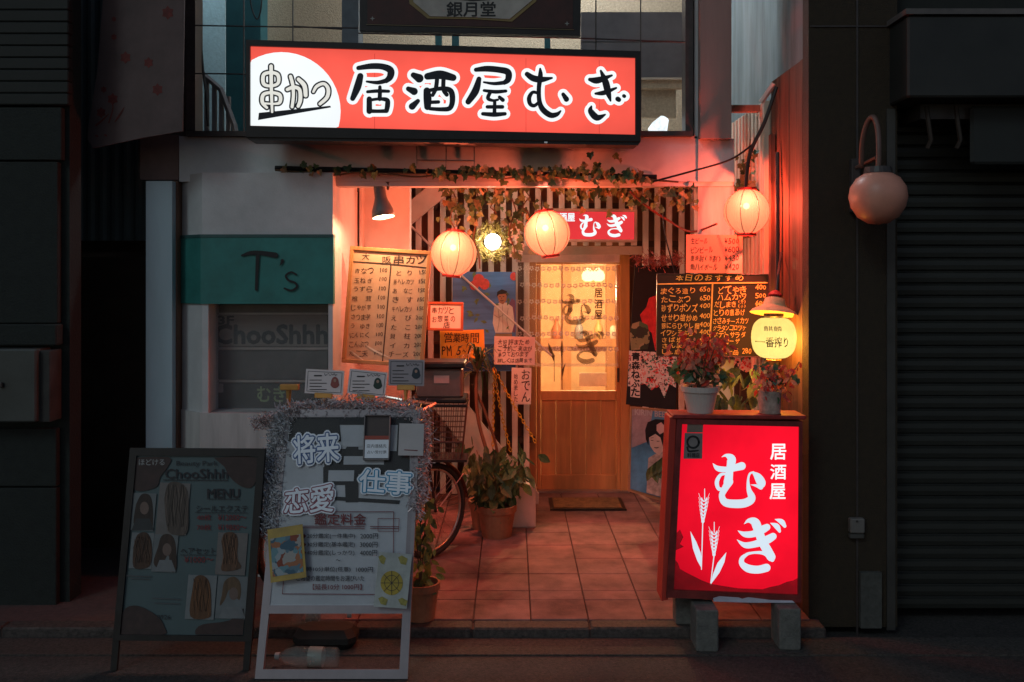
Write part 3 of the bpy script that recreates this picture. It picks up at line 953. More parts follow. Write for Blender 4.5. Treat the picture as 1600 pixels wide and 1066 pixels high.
strokes(fs, 'letter', c6, GI, .0125, e_fwhite)
for ch, a in (('居', (1204, 694, 1228, 718)), ('酒', (1204, 726, 1228, 749)), ('屋', (1203, 756, 1227, 780))):
    mb = MB(); put_text(mb, fs, ch, a, .0125, .018); mb.build('small_letter', e_white, fs.o, world=False)
def wheat(tip, base, foot, leaf):
    mb = MB()
    L = base[1] - tip[1]
    sl = [[(tip[0], tip[1], 1.0), (tip[0], tip[1] + L * .3, 1.4)], [(base[0], base[1], 1.6), ((base[0] + foot[0]) / 2, (base[1] + foot[1]) / 2, 1.6), (foot[0], foot[1], 1.2)]]
    for k in range(7):
        t = .30 + .62 * k / 6
        cx, cy = tip[0] + (base[0] - tip[0]) * t, tip[1] + L * t
        wv = 6.2 * math.sin(math.pi * min(1, .32 + .62 * t))
        for sd in (-1, 1):
            sl.append([(cx + sd * .4, cy + 3.4, 1.6), (cx + sd * wv * .5, cy + 1.2, 2.8), (cx + sd * wv * .62, cy - 2.2, 1.0)])
            sl.append([(cx + sd * wv * .8, cy + 1, .9), (cx + sd * wv * 1.35, cy - 5 - 6 * (1 - t), .5)])
    o = strokes(fs, 'wheat_ear', crop(0, 0, 1), sl, .0125, e_fwhite)
    fs.poly('wheat_leaf', leaf, .0125, .0015, e_fwhite)
wheat((1101, 764), (1098, 818), (1096, 890), [c6(*p) for p in ((258, 268), (320, 380), (365, 490), (378, 570), (372, 650), (330, 575), (285, 450))])
wheat((1116, 816), (1115.5, 870), (1110.5, 911), [c6(*p) for p in ((632, 488), (612, 590), (560, 700), (468, 824), (492, 720), (540, 600))])
m_stain = clear_sheet('sign grime', .5, (.035, .012, .010), .6)
rs = random.Random(4)
def grime(edge):
    fs.poly('grime_stain', edge, .0132, .0006, m_stain)
grime([c6(*p) for p in ((95, 560), (130, 600), (150, 660), (200, 690), (290, 735), (380, 780), (470, 815), (600, 838), (760, 862), (1010, 872), (1080, 850), (1180, 830), (1260, 795), (1330, 780), (1400, 740), (1395, 930), (700, 925), (60, 900))])
grime([c6(*p) for p in ((100, 300), (150, 250), (185, 330), (150, 400), (190, 430), (120, 460), (95, 470))])
fs.poly('torn_light_leak', [c6(*p) for p in ((495, 965), (560, 945), (760, 958), (800, 972), (860, 955), (1100, 985), (1320, 990), (1345, 1012), (900, 1012), (500, 1000))], .024, .002, mat('torn plastic with leaked light', (.48, .46, .55), .5))  # torn edge, its leaking light put into the pale colour
stk = Panel('paper_sticker', 'grey printed sticker on the upper corner of the red floor sign', 'sticker', 1083, 690, 4.762, roll=1)
m_gpaper = mat('grey aged paper', (.20, .17, .165), .7, var=.2, scale=14)
stk.poly('slip', [(1074, 662), (1099, 661), (1098, 676), (1073, 676)], .0, .001, mat('brown aged paper', (.20, .14, .11), .7))
stk.poly('sheet', [(1070, 676.6), (1098, 677), (1097, 717), (1068, 717)], .001, .001, m_gpaper)
stk_ring = [[(1083 + 9 * math.cos(t), 691 + 9 * math.sin(t), 3.2) for t in [2 * math.pi * k / 12 for k in range(13)]], [(1074, 699, 3), (1076, 705, 3), (1083, 705, 3), (1091, 704, 2)]]
strokes(stk, 'print', crop(0, 0, 1), stk_ring, .0025, m_ink)
mb = MB(); put_text(mb, stk, '料理店', (1074, 708, 1093, 715), .0025, .02); mb.build('lettering', m_ink, stk.o, world=False)
m_block = mat('concrete block', (.115, .11, .10), .9, var=.3, scale=30, bump=.6, bscale=120)
for i, (a, d0, lab) in enumerate((((1088, 950, 1123, 1015), 4.66, 'concrete block under the entrance side of the red floor sign, nearest the road'),
                                 ((1056, 934, 1100, 975), 4.88, 'concrete block behind the first under the left edge of the red floor sign'),
                                 ((1218, 950, 1252, 1014), 4.68, 'concrete block under the wall side of the red floor sign'))):
    p, q_ = W(a[0], a[3], d0), W(a[2], a[1], d0)
    zb = 0.0 if i == 1 else -.052
    blk = MB().box(p.x, q_.x, d0, d0 + (.1 if i == 1 else .16), zb, .152 if i != 1 else .155, .006).build('concrete_block', m_block)
    tag(blk, lab, 'block', 'concrete blocks under the floor sign')

# small red sign over the door
rsn = Panel('door_sign', 'small red lit sign with white letters over the sliding door', 'shop sign', 920, 353, 7.3, roll=.4)
rsn.box('cabinet', (852, 326, 996, 378), 0, .09, mat('pale aluminium', (.6, .48, .42), .4, metal=.4), bev=.006)
rsn.box('face', (857, 331, 991, 374), .006, .005, emit('lit soft red plastic', (.86, .045, .05), .92, var=.08))
strokes(rsn, 'letter', boxmap(MUB, (905, 335, 939, 370)), MU, .009, e_white)
strokes(rsn, 'letter', boxmap(GIB, (948, 335, 980, 371)), GI, .009, e_white)
mb = MB(); put_text(mb, rsn, '居酒屋', (862, 333, 898, 346), .009, .03); mb.build('small_letters', e_white, rsn.o, world=False)

# ================================================================== boards, papers and cloths
m_wood = mat('honey wood frame', (.44, .20, .075), .5, var=.3, scale=10, streak=True)
m_paper = mat('cream paper', (.60, .36, .22), .75, var=.12, scale=6, bump=.25, bscale=12)
m_brush = mat('brush ink', (.05, .025, .018), .7)
mn = Panel('menu_board', 'tilted wooden framed handwritten menu under the clamp lamp', 'menu board', 604, 480, 5.97, tilt=-4, roll=3.6)
mn.frame('frame', (540, 388, 668, 571), 6, .02, .03, m_wood)
mn.box('paper', (545, 393, 663, 566), .004, .01, m_paper)
mb = MB()
cm = crop(520, 370, 4.847)
def cr(a): return (*cm(a[0], a[1]), *cm(a[2], a[3]))
rng = random.Random(3)
SH = lambda x, y: (x, y)
hand(mb, mn, '大', cr((215, 122, 285, 180)), .006, .01, rng=rng)
hand(mb, mn, '阪串カツ', cr((370, 140, 715, 205)), .006, .01, rng=rng)
for i, (s, pr) in enumerate((('青なつ', '100'), ('玉ねぎ', '100'), ('うずら', '100'), ('椎 茸', '100'), ('じゃが芋', '100'), ('さつま芋', '100'), ('う ゆき', '100'), ('にんにく', '100'), ('こんぶつ', '100'), ('たこ天', '100'))):
    y = 238 + i * 69.5
    dx = -4.6 * i
    hand(mb, mn, s, cr((158 + dx, y, 310 + dx, y + 44)), .006, .004, rng=rng)
    hand(mb, mn, pr, cr((352 + dx, y - 2, 412 + dx, y + 30)), .006, .002, rng=rng)
for i, (s, pr) in enumerate((('とり', '150'), ('豚ヘレカツ', '150'), ('あ なご', '150'), ('き す', '150'), ('牛ヘレカツ', '150'), ('え び', '200'), ('た こ', '200'), ('貝 柱', '200'), ('イ カ', '200'), ('チーズ', '200'))):
    y = 250 + i * 69
    dx = -4.4 * i
    hand(mb, mn, s, cr((460 + dx, y, 620 + dx, y + 44)), .006, .004, rng=rng)
    hand(mb, mn, pr, cr((648 + dx, y + 2, 712 + dx, y + 34)), .006, .002, rng=rng)
mb.build('handwriting', m_brush, mn.o, world=False)
strokes(mn, 'ruled_line', cm, [[(142, 188, 8), (440, 208, 9), (715, 236, 7)], [(440, 215, 9), (410, 560, 8), (376, 950, 8)]], .007, m_brush)
strokes(mn, 'painted_crease_sheen', cm, [[(250, 820, 3), (330, 870, 14), (430, 915, 3)], [(130, 860, 3), (190, 905, 10), (240, 940, 3)]], .0065, mat('painted paper sheen', (.75, .6, .45), .25))  # pale strokes paint the sheen on the creased paper

cb = Panel('chalkboard', 'black chalkboard listing today\'s dishes in yellow chalk', 'chalkboard', 1114, 492, 5.74, roll=.3, yaw=-3)
m_cb = mat('chalkboard black', (.022, .014, .009), .6, var=.5, scale=5)
m_chalk = mat('orange yellow chalk', (.85, .50, .13), .8, var=.15, scale=40)
cb.box('board', (1027, 429, 1200, 557), 0, .02, m_cb)
cb.frame('edge', (1026, 428, 1201, 558), 1.6, .004, .026, m_frame)
cc = crop(1020, 360, 5.33)
def ccr(a): return (*cc(a[0], a[1]), *cc(a[2], a[3]))
mb = MB()
rng = random.Random(5)
hand(mb, cb, '本日のおすすめ', ccr((180, 370, 760, 420)), .003, .012, rng=rng)
for s, pr, a in (('まぐろ造り', '650', (65, 478, 360, 530)), ('たこぶつ', '650', (65, 548, 320, 602)), ('砂ずりポンズ', '400', (65, 612, 372, 680)), ('せせり塩炒め', '400', (68, 698, 375, 756)),
                 ('豚にらひやし麺', '400', (68, 770, 388, 822)), ('イワシ天ぷら', '400', (60, 832, 342, 880)), ('さば塩焼', '400', (66, 893, 316, 934)), ('さんま', '400', (70, 942, 250, 984)), ('しし唐', '300', (75, 992, 230, 1034))):
    hand(mb, cb, s, ccr(a), .003, .01, rng=rng)
    hand(mb, cb, pr, ccr((388, a[1] - 6, 480, a[1] + 36)), .003, .006, rng=rng)
for s, pr, a in (('どてやき', '400', (540, 462, 786, 532)), ('ハムカツ', '500', (530, 532, 782, 584)), ('だしまき', '600', (510, 592, 700, 648)), ('とりの唐あげ', '', (504, 655, 772, 716)), ('ささみチーズカツ', '', (500, 730, 802, 782)),
                 ('グラタンコロッケ', '', (498, 793, 780, 838)), ('ポテトサラダ', '', (498, 845, 776, 894)), ('焼ギョーザ', '', (498, 900, 726, 952)), ('お茶一品', '280', (530, 982, 712, 1034))):
    hand(mb, cb, s, ccr(a), .003, .01, rng=rng)
    if pr:
        hand(mb, cb, pr, ccr((852, a[1] - 8, 946, a[1] + 34)) if pr != '280' else ccr((742, 982, 822, 1030)), .003, .006, rng=rng)
hand(mb, cb, '(大)', ccr((705, 580, 780, 612)), .003, .004, rng=rng); hand(mb, cb, '(小)', ccr((705, 616, 780, 648)), .003, .004, rng=rng); hand(mb, cb, '350', ccr((845, 610, 935, 648)), .003, .004, rng=rng)
mb.build('chalk_writing', m_chalk, cb.o, world=False)
strokes(cb, 'chalk_line', cc, [[(45, 448, 10), (500, 440, 12), (955, 436, 10)], [(498, 448, 12), (485, 740, 13), (465, 1045, 12)]], .004, m_chalk)

pk = Panel('price_paper', 'glossy orange-pink drinks price paper above the chalkboard', 'notice', 1116, 397, 5.72, roll=.6)
pk.box('sheet', (1072, 367, 1160, 427), 0, .002, mat('salmon paper', (.72, .30, .20), .3, var=.1, scale=4, bump=.3, bscale=7))
mb = MB(); rng = random.Random(8)
for i, (s, pr) in enumerate((('生ビール', '¥500'), ('ビンビール', '¥600'), ('麦焼酎(水割)', '¥430'), ('角ハイボール', '¥420'))):
    y = 372 + i * 13.4
    hand(mb, pk, s, (1079, y, 1079 + 7 * len(s), y + 10), .002, .004, rng=rng)
    hand(mb, pk, pr, (1132, y, 1155, y + 9), .002, .0, rng=rng)
mb.build('handwriting', m_brush, pk.o, world=False)

def note(name, label, a, d, roll, paper, lines, ink, frame=None, bold=.006, seed=1, yaw=0, cat='notice'):
    p = Panel(name, label, cat, (a[0] + a[2]) / 2, (a[1] + a[3]) / 2, d, roll=roll, yaw=yaw)
    p.box('sheet', a, 0, .003, paper)
    if frame:
        p.frame('frame', (a[0] - 3, a[1] - 3, a[2] + 3, a[3] + 3), 4, .014, .02, frame)
    mb = MB(); rg = random.Random(seed)
    for s, r in lines:
        hand(mb, p, s, r, .0025, bold, rng=rg)
    mb.build('handwriting', ink, p.o, world=False)
    return p
m_wpaper = mat('white paper', (.72, .62, .56), .6, var=.08, scale=5)
note('framed_notice', 'small white notice in a red-brown frame beside the menu board', (671, 475, 721, 514), 6.7, 1, m_wpaper,
     [('串カツと', (674, 479, 710, 490)), ('お惣菜の', (674, 493, 712, 504)), ('店', (692, 504, 703, 513))], m_brush, mat('red brown frame', (.32, .09, .04), .5))
note('yellow_notice', 'yellow business-hours paper half hidden by the palm', (688, 516, 757, 561), 7.0, -2, mat('yellow paper', (.80, .48, .06), .6, var=.08),
     [('営業時間', (693, 521, 748, 536)), ('PM 5〜11', (690, 540, 745, 556))], m_brush, seed=2)
note('pinned_notice', 'white handwritten notice hanging left of the door glass', (772, 526, 836, 570), 7.1, 1, m_wpaper,
     [('大好評まため', (777, 530, 828, 539)), ('ご予約ご来店が', (777, 540, 832, 549)), ('承っております', (777, 550, 826, 558)), ('詳しくは店員まで', (777, 560, 832, 567))], m_brush, seed=3)
od = Panel('oden_paper', 'tall white oden paper strip beside the door frame', 'notice', 815, 602, 7.12, roll=1)
od.box('sheet', (799, 575, 830, 632), 0, .003, m_wpaper)
mb = MB()
for i, ch in enumerate('おでん'):
    put_text(mb, od, ch, (815, 578 + i * 17.5, 828, 593 + i * 17.5), .0025, .004)
for i, ch in enumerate('始めました'):
    put_text(mb, od, ch, (803, 584 + i * 9, 809, 592 + i * 9), .0025, .0)
mb.build('handwriting', m_brush, od.o, world=False)

# blue poster with a person in a white shirt
bpz = Panel('blue_poster', 'blue sea poster showing a person in a white shirt', 'poster', 770, 500, 7.5)
bpz.box('sheet', (707, 425, 806, 580), 0, .004, mat('printed sky blue', (.07, .19, .46), .45, var=.55, scale=3, streak=(.25, 1, 2.5)))
bpz.poly('printed_shirt', [(772, 480), (780, 473), (792, 473), (801, 480), (804, 504), (800, 520), (774, 520), (770, 505)], .0015, .0012, mat('printed white', (.60, .55, .50), .6))
bpz.poly('printed_face', [(777, 462), (780, 456), (787, 455), (792, 460), (791, 470), (786, 476), (780, 473)], .003, .0012, mat('printed skin', (.32, .15, .09), .6))
strokes(bpz, 'printed_features', crop(0, 0, 1), [[(780.5, 463.5, 1.0), (782, 463.5, 1.0)], [(786, 463.5, 1.0), (787.5, 463.5, 1.0)], [(782, 469.5, .9), (784, 470.4, 1.0), (786.5, 469.5, .9)], [(784, 465, .5), (783.6, 467.5, .6)]], .0044, m_ink)
strokes(bpz, 'printed_folds', crop(0, 0, 1), [[(778, 482, .7), (780, 500, .9), (777, 518, .6)], [(794, 482, .7), (792, 500, .9), (796, 518, .6)], [(785, 478, .8), (786, 519, .6)], [(772, 492, .8), (779, 496, .8), (786, 492, .8)]], .0034, mat('printed grey fold', (.25, .22, .2), .6))
bpz.poly('printed_hair', [(776, 464), (777, 456), (784, 452), (792, 455), (793, 464), (790, 459), (780, 460)], .0045, .0012, m_ink)
bpz.poly('printed_trousers', [(774, 521), (800, 521), (803, 555), (790, 556), (787, 532), (783, 556), (770, 554)], .0015, .0012, mat('printed khaki', (.22, .17, .10), .6))
m_pl = mat('printed leaf green', (.10, .17, .07), .6, var=.4, scale=30)
rg_ = random.Random(77)
for k in range(26):
    x, y = rg_.choice([(725, 480), (740, 500), (795, 470), (730, 455), (760, 560), (792, 535)])
    x += rg_.gauss(0, 9); y += rg_.gauss(0, 12); a_ = rg_.uniform(0, 6.28); l_ = rg_.uniform(4, 8)
    x = min(max(x, 716), 796); y = min(max(y, 436), 570)
    bpz.poly('printed_leaf', [(x, y), (x + l_ * math.cos(a_ + .4), y + l_ * math.sin(a_ + .4)), (x + 1.6 * l_ * math.cos(a_), y + 1.6 * l_ * math.sin(a_)), (x + l_ * math.cos(a_ - .4), y + l_ * math.sin(a_ - .4))], .002 + .0002 * k, .0002, m_pl)
for k, (x, y, r_) in enumerate(((748, 438, 9), (757, 444, 8), (741, 446, 7), (803, 432, 6))):
    bpz.poly('printed_red_bloom', [(min(x + r_ * math.cos(t), 805.5), y + r_ * 1.1 * math.sin(t)) for t in [2 * math.pi * q_ / 14 for q_ in range(14)]], .008 + .0003 * k, .0003, mat('printed coral', (.55, .07, .06), .6, var=.3, scale=40))
bpz.poly('printed_second_figure', [(794, 478), (800, 466), (805, 470), (805, 520), (797, 518)], .0010, .0004, mat('printed violet', (.16, .08, .16), .6))
bpz.poly('printed_sea', [(708, 540), (805, 536), (805, 579), (708, 579)], .0008, .0006, mat('printed deep sea', (.02, .06, .16), .5, var=.5, scale=9, streak=(.3, 1, 2)))

# dark festival banners and beer poster right of the door
m_blackcloth = mat('black banner cloth', (.014, .014, .016), .85, var=.3)
m_crowd = patches('printed crowd pattern', [(.65, .60, .56), (.62, .05, .05), (.7, .66, .62), (.02, .02, .02), (.6, .55, .52), (.05, .22, .16), (.66, .3, .27), (.68, .64, .6)], 55)
bn = Panel('festival_banner', 'black hanging festival banner with red figure and vertical lettering', 'banner', 1015, 525, 6.9, roll=2)
bn.poly('cloth', [(992, 415), (1062, 415), (1060, 520), (1056, 642), (978, 632), (985, 520)], 0, .006, m_blackcloth)
bn.poly('printed_crowd', [(983, 548), (1058, 552), (1056, 606), (1046, 600), (1038, 622), (1030, 604), (1018, 610), (1008, 600), (981, 604)], .0015, .0012, m_crowd)
bn.poly('printed_red_figure', [(1010, 480), (1014, 466), (1024, 462), (1030, 470), (1040, 462), (1052, 470), (1056, 520), (1050, 548), (1024, 548), (1018, 520), (1006, 512), (1000, 492)], .0015, .0012, mat('printed red', (.55, .035, .04), .7, var=.4, scale=20))
bn.poly('printed_shell', [(984, 520), (988, 506), (1000, 502), (1012, 508), (1016, 528), (1012, 546), (986, 547)], .003, .0012, patches('printed shell', [(.03, .05, .03), (.22, .24, .12), (.03, .04, .03), (.30, .28, .16), (.08, .14, .07)], 22))
bn.poly('letter_strip', [(986, 549), (1001, 550), (1000, 622), (985, 620)], .003, .0012, m_wpaper)
mb = MB()
for i, ch in enumerate('青森ねぶた'):
    put_text(mb, bn, ch, (987 - i * .2, 551 + i * 13.9, 1000 - i * .2, 563.5 + i * 13.9), .0045, .03)
mb.build('lettering', m_ink, bn.o, world=False)
bn2 = Panel('patterned_banner', 'dark patterned banner hanging under the chalkboard behind the plants', 'banner', 1168, 610, 6.2)
bn2.poly('cloth', [(1138, 540), (1192, 540), (1193, 660), (1140, 660)], 0, .006, m_blackcloth)
bn2.poly('printed_crowd', [(1140, 550), (1190, 550), (1190, 575), (1166, 582), (1141, 570)], .0015, .0012, m_crowd)
tg = thing('red_tinsel_swag', 'short red and silver tinsel strip over the festival banner', 'tinsel', W(1030, 408, 6.85))
bz = Panel('beer_poster', 'framed blue beer poster with a black-haired woman beside the door', 'poster', 1020, 705, 6.75, roll=3, yaw=8)
bz.poly('frame', [(986, 636), (1064, 642), (1064, 792), (982, 768)], -.004, .03, mat('thin wood frame', (.36, .2, .1), .5))
bz.poly('sheet', [(988, 640), (1062, 645), (1062, 786), (985, 764)], .002, .004, mat('printed teal blue', (.09, .26, .40), .4, var=.6, scale=4))
bz.poly('printed_pale_sky', [(988, 640), (1020, 642), (1012, 690), (987, 700)], .0032, .0008, mat('printed grey pink', (.38, .28, .28), .5, var=.3, scale=14))
mb = MB(); put_text(mb, bz, 'KIRIN BEER', [(992, 639), (1046, 644), (1046, 653), (992, 648)], .005, .02); mb.build('lettering', mat('printed grey white', (.5, .46, .44), .6), bz.o, world=False)
bz.poly('printed_kimono', [(1013, 716), (1030, 706), (1046, 700), (1062, 706), (1062, 785), (1010, 770)], .0042, .0008, mat('printed kimono', (.48, .38, .32), .6, var=.4, scale=30))
bz.poly('printed_face', [(1014, 683), (1020, 676), (1030, 678), (1034, 690), (1038, 702), (1030, 712), (1022, 706), (1016, 697)], .0052, .0008, mat('printed pale skin', (.62, .46, .38), .6))
strokes(bz, 'printed_features', crop(0, 0, 1), [[(1017, 688, .9), (1020.5, 688.6, 1.1)], [(1026.5, 689.5, 1.1), (1030, 689.5, .9)], [(1022.5, 699.5, 1.0), (1026, 700, 1.6), (1029, 699, .9)], [(1017, 684.5, .7), (1021, 684, .7)]], .0062, m_brush)
bz.poly('printed_hair', [(1008, 672), (1012, 660), (1024, 655), (1040, 656), (1047, 668), (1046, 700), (1036, 698), (1032, 684), (1024, 678), (1014, 684), (1013, 696), (1009, 686)], .0060, .0008, m_ink)
bz.poly('printed_flower', [(1026, 664), (1033, 660), (1039, 666), (1038, 675), (1031, 679), (1026, 673)], .0070, .0008, mat('printed pink', (.62, .4, .36), .6))

# ================================================================== sliding door with lace curtain
m_door = mat('orange brown door wood', (.56, .25, .09), .5, var=.25, scale=9, streak=True, bump=.1, rnd=.08)
dr = thing('sliding_door', 'orange-brown wooden sliding door with glazed upper half', 'door', W(910, 768, 7.95))
D0 = 7.93
wbox('door_post', (826, 400, 838, 769), D0 - .04, .16, m_door, dr, .004)
wbox('door_post', (969.5, 392, 984, 769), D0 - .04, .16, m_door, dr, .004)
wbox('head_rail', (838.5, 400, 969, 413), D0, .05, m_door, dr, .004)
wbox('stile', (838.5, 413.6, 845, 767), D0, .05, m_door, dr, .004)
wbox('stile', (963, 413.6, 969, 767), D0, .05, m_door, dr, .004)
wbox('middle_rail', (845.4, 611, 962.6, 626), D0, .05, m_door, dr, .004)
wbox('bottom_rail', (845.4, 742, 962.6, 767), D0, .05, m_door, dr, .004)
for i in range(5):
    a = 845.6 + i * 23.4
    wbox('plank', (a, 626.4, a + 22.9, 741.6), D0 + .012, .025, m_door, dr, .003)
wbox('glass_pane', (845, 413, 963, 611), D0 + .02, .006, clear_sheet('door glass', .07, (.8, .75, .7), .05), dr)
wbox('threshold', (832, 768, 984, 774), D0 - .08, .2, mat('sill metal', (.45, .36, .32), .35, metal=.7, var=.2), dr)
wbox('finger_pull', (964.5, 575, 967.5, 597), D0 - .006, .008, m_frame, dr)
wbox('pane_notice', (905, 583, 948, 604), D0 + .2, .01, mat('white flyers', (.8, .72, .62), .6), dr)

lc = Panel('lace_curtain', 'sheer white lace curtain with brush characters hanging before the door glass', 'curtain', 896, 500, 7.72)
LC = clear_sheet('lace gauze', .16, (.85, .75, .68), .8)
x0, x1, z0, z1 = lc.rect((809, 409, 966, 572))
mb = MB()
nx = 48
for i in range(nx):
    ya, yb_ = -.012 * math.sin(i * .9), -.012 * math.sin((i + 1) * .9)
    xa, xb = x0 + (x1 - x0) * i / nx, x0 + (x1 - x0) * (i + 1) / nx
    mb.add([(xa, ya, z0), (xb, yb_, z0), (xb, yb_, z1), (xa, ya, z1)], [(0, 1, 2, 3)])
mb.build('gauze', LC, lc.o, world=False, smooth=True)
lc.box('heading_band', (806, 398, 968, 410), .02, .03, mat('pinkish cloth band', (.62, .45, .38), .8))
m_lace = mat('white lace', (.82, .72, .66), .8)
mb = MB()
for r_, y in enumerate((420, 446, 471, 497, 522, 546)):
    for k in range(17):
        px, py = 812 + k * 9.2 + (4 if r_ % 2 else 0), y + random.uniform(-1, 1)
        for p in range(5):
            a = 2 * math.pi * p / 5 + .3
            X, Z = lc.loc(px + 2.6 * math.cos(a), py + 2.6 * math.sin(a), .016)
            s_ = .0075
            mb.add([(X + s_ * math.cos(t), -.016, Z + s_ * math.sin(t)) for t in [2 * math.pi * q / 6 for q in range(6)]], [tuple(range(6))])
mb.build('lace_flowers', m_lace, lc.o, world=False)
tag(lc.o.children[-1], kind='stuff')
lc.box('hem', (809, 568, 966, 573), .016, .004, clear_sheet('lace hem', .22, (.8, .7, .62), .8))
m_brk = clear_sheet('brown curtain ink', .72, (.10, .05, .025), .8)
strokes(lc, 'letter', boxmap(MUB, (877, 459, 924, 508)), MU, .018, m_brk)
strokes(lc, 'letter', boxmap(GIB, (899, 516, 944, 569)), GI, .018, m_brk)
mb = MB()
for i, ch in enumerate('居酒屋'):
    put_text(mb, lc, ch, (929, 451 + i * 17, 941, 465 + i * 17), .018, .02)
mb.build('small_letters', m_brk, lc.o, world=False)
for x, y0_, y1_, lf in ((878, 535, 594, [(879, 590), (884, 566), (878, 578)]), (866, 560, 596, [(856, 534), (867, 556), (866, 566), (858, 550)])):
    strokes(lc, 'wheat_stem', crop(0, 0, 1), [[(x, y0_, 1.2), (x, y1_, 1.2)]], .018, m_brk)
    lc.poly('wheat_leaf', lf, .018, .001, m_brk)
strokes(lc, 'wheat_ear', crop(0, 0, 1), [[(878, 533, 2), (878, 545, 4.5), (878, 556, 2)]], .018, m_brk)

# room lamp seen through the door
rl = thing('room_pendant', 'glowing twin-shade pendant lamp inside behind the door glass', 'lamp', W(927, 425, 9.2))
e_warm = emit('warm glass shade', (1.0, .62, .26), 4.0)
for dx in (-8, 8):
    c = W(927 + dx, 430, 9.2)
    MB().lathe([(.012, .07), (.04, .05), (.062, 0), (.058, -.04), (.03, -.06)], 14, Matrix.Translation(c)).build('glass_shade', e_warm, rl, smooth=True)
MB().tube([W(927, 405, 9.2), W(927, 350, 9.2)], .008).build('stem', m_frame, rl)
point_light('pendant_light', W(927, 455, 9.0), 170, (1, .58, .27), .05, rl)
for i, (px, py, w, h, c) in enumerate(((905, 560, 16, 26, (.3, .35, .4)), (935, 556, 14, 30, (.7, .5, .2)), (870, 560, 18, 22, (.6, .2, .1)), (957, 560, 10, 26, (.75, .7, .6)))):
    MB().lathe([(.0, 0), (.045, 0), (.045, .12), (.018, .17), (.018, .22), (0, .22)], 12, Matrix.Translation(W(px, 0, 10.2) * Vector((1, 1, 0)) if False else Vector((W(px, 0, 10.34).x, 10.33, 1.101)))).build(
        'bottle', mat('bottle glaze %d' % i, c, .25, var=.1), None, smooth=True)
bl = [o for o in bpy.data.objects if o.name.startswith('bottle')]
for o, s_ in zip(bl, ('grey blue', 'amber', 'dark red', 'white')):
    tag(o, s_ + ' bottle on the shelf inside, seen through the door glass', 'bottle', 'bottles on the inner shelf')

# ================================================================== lamps and lanterns
m_dred = mat('dark red lantern ring', (.16, .012, .012), .5)
def lantern(px, py, rpx, d, label, tilt, watts, col, name='paper_lantern', ysq=1.02, ribs=8, group='round paper lanterns'):
    c = W(px, py, d)
    r = rpx / F * d
    o = thing(name, label, 'lantern', c, (0, R(tilt), 0), group)
    M = PM[o]
    prof = []
    for k in range(25):
        t = math.pi * (.115 + (1 - .23) * k / 24)
        prof.append((r * math.sin(t) * (1 + .02 * math.sin(t)), r * ysq * math.cos(t)))
    sh = MB().lathe(prof, 40).build('paper_shell', paper_lamp('lantern paper', (1.0, .245, .125), .70, .28, (1, .85, .62)), o, world=False, smooth=True)
    for k in range(ribs):
        a = 2 * math.pi * (k + .35) / ribs
        MB().tube([(p[0] * 1.004 * math.cos(a), p[0] * 1.004 * math.sin(a), p[1]) for p in prof], r * .02, 4).build('rib', mat('lantern rib', (.22, .03, .018), .7), o, world=False)
    zt = prof[0][1]
    for z, k in ((zt, 1), (-zt, -1)):
        MB().lathe([(r * .36, z - .001 * k), (r * .42, z + .002 * k), (r * .42, z + r * .12 * k), (r * .38, z + r * .12 * k), (r * .36, z - .001 * k)], 24).build('ring', m_dred, o, world=False)
    MB().tube([(0, 0, zt + r * .10), (0, 0, zt + r * .55)], .004, 5).build('hook', m_frame, o, world=False)
    MB().lathe([(r * .36, zt + r * .06), (r * .1, zt + r * .07)], 12).build('cap_disc', m_dred, o, world=False)
    b = M @ Vector((-.05 * r, -.1 * r, .25 * r))
    MB().lathe([(.0002, .15 * r), (.105 * r, .105 * r), (.15 * r, 0), (.105 * r, -.105 * r), (.0002, -.15 * r)], 14, M.inverted() @ Matrix.Translation(b)).build('bulb', emit('lantern bulb', (1, .82, .5), 5.0, var=0, big=False), o, world=False, smooth=True)
    b = M @ Vector((-.1 * r, -.5 * r, .28 * r))
    point_light('bulb_light', b, watts, col, r * .1, o)
    return o
lantern(709, 396, 35, 6.3, 'round paper lantern hanging in front of the slats left of the wreath lamp', 6, 112, (1, .17, .10))
lantern(855, 365, 35, 5.74, 'tilted round paper lantern overlapping the small red door sign', -8, 105, (1, .155, .092))
lantern(1167, 331, 35, 5.6, 'round paper lantern at the right end by the pier', 0, 92, (1, .11, .07))

# yellow lantern with a straw hat
yc = W(1209, 528, 5.25)
yl = thing('yellow_lantern', 'glowing yellow beer lantern wearing a small straw hat', 'lantern', yc)
r = 34 / F * 5.25
prof = [(a_, b_ * .94) for a_, b_ in [(r * .34, r * .97), (r * .62, r * .93), (r * .88, r * .68), (r, r * .25), (r * 1.0, -r * .2), (r * .88, -r * .65), (r * .62, -r * .92), (r * .3, -r * 1.0)]]
pr2 = [(a, b) for a, b in catmull(prof, 4)]
MB().lathe(pr2, 36).build('shell', paper_lamp('yellow lantern plastic', (1.0, .66, .16), 1.0, .30, (1, .72, .28), (.008, .014, .02)), yl, world=False, smooth=True)
point_light('bulb_light', yc + Vector((0, -.02, -.01)), 38, (1, .48, .12), r * .3, yl)
MB().lathe([(r * .4, r * .95), (r * .45, r * 1.0), (r * .45, r * 1.12), (r * .3, r * 1.12)], 20).build('collar', m_frame, yl, world=False)
MB().lathe([(r * .3, -r * .99), (r * .34, -r * 1.0), (r * .32, -r * 1.1), (r * .05, -r * 1.1)], 20).build('base_ring', mat('orange ring', (.4, .14, .03), .5), yl, world=False)
m_straw = mat('straw hat', (.62, .40, .20), .8, var=.2, scale=30)
HM = Matrix.Translation((.0, 0, r * 1.12)) @ Euler((R(-8), R(7), 0)).to_matrix().to_4x4()
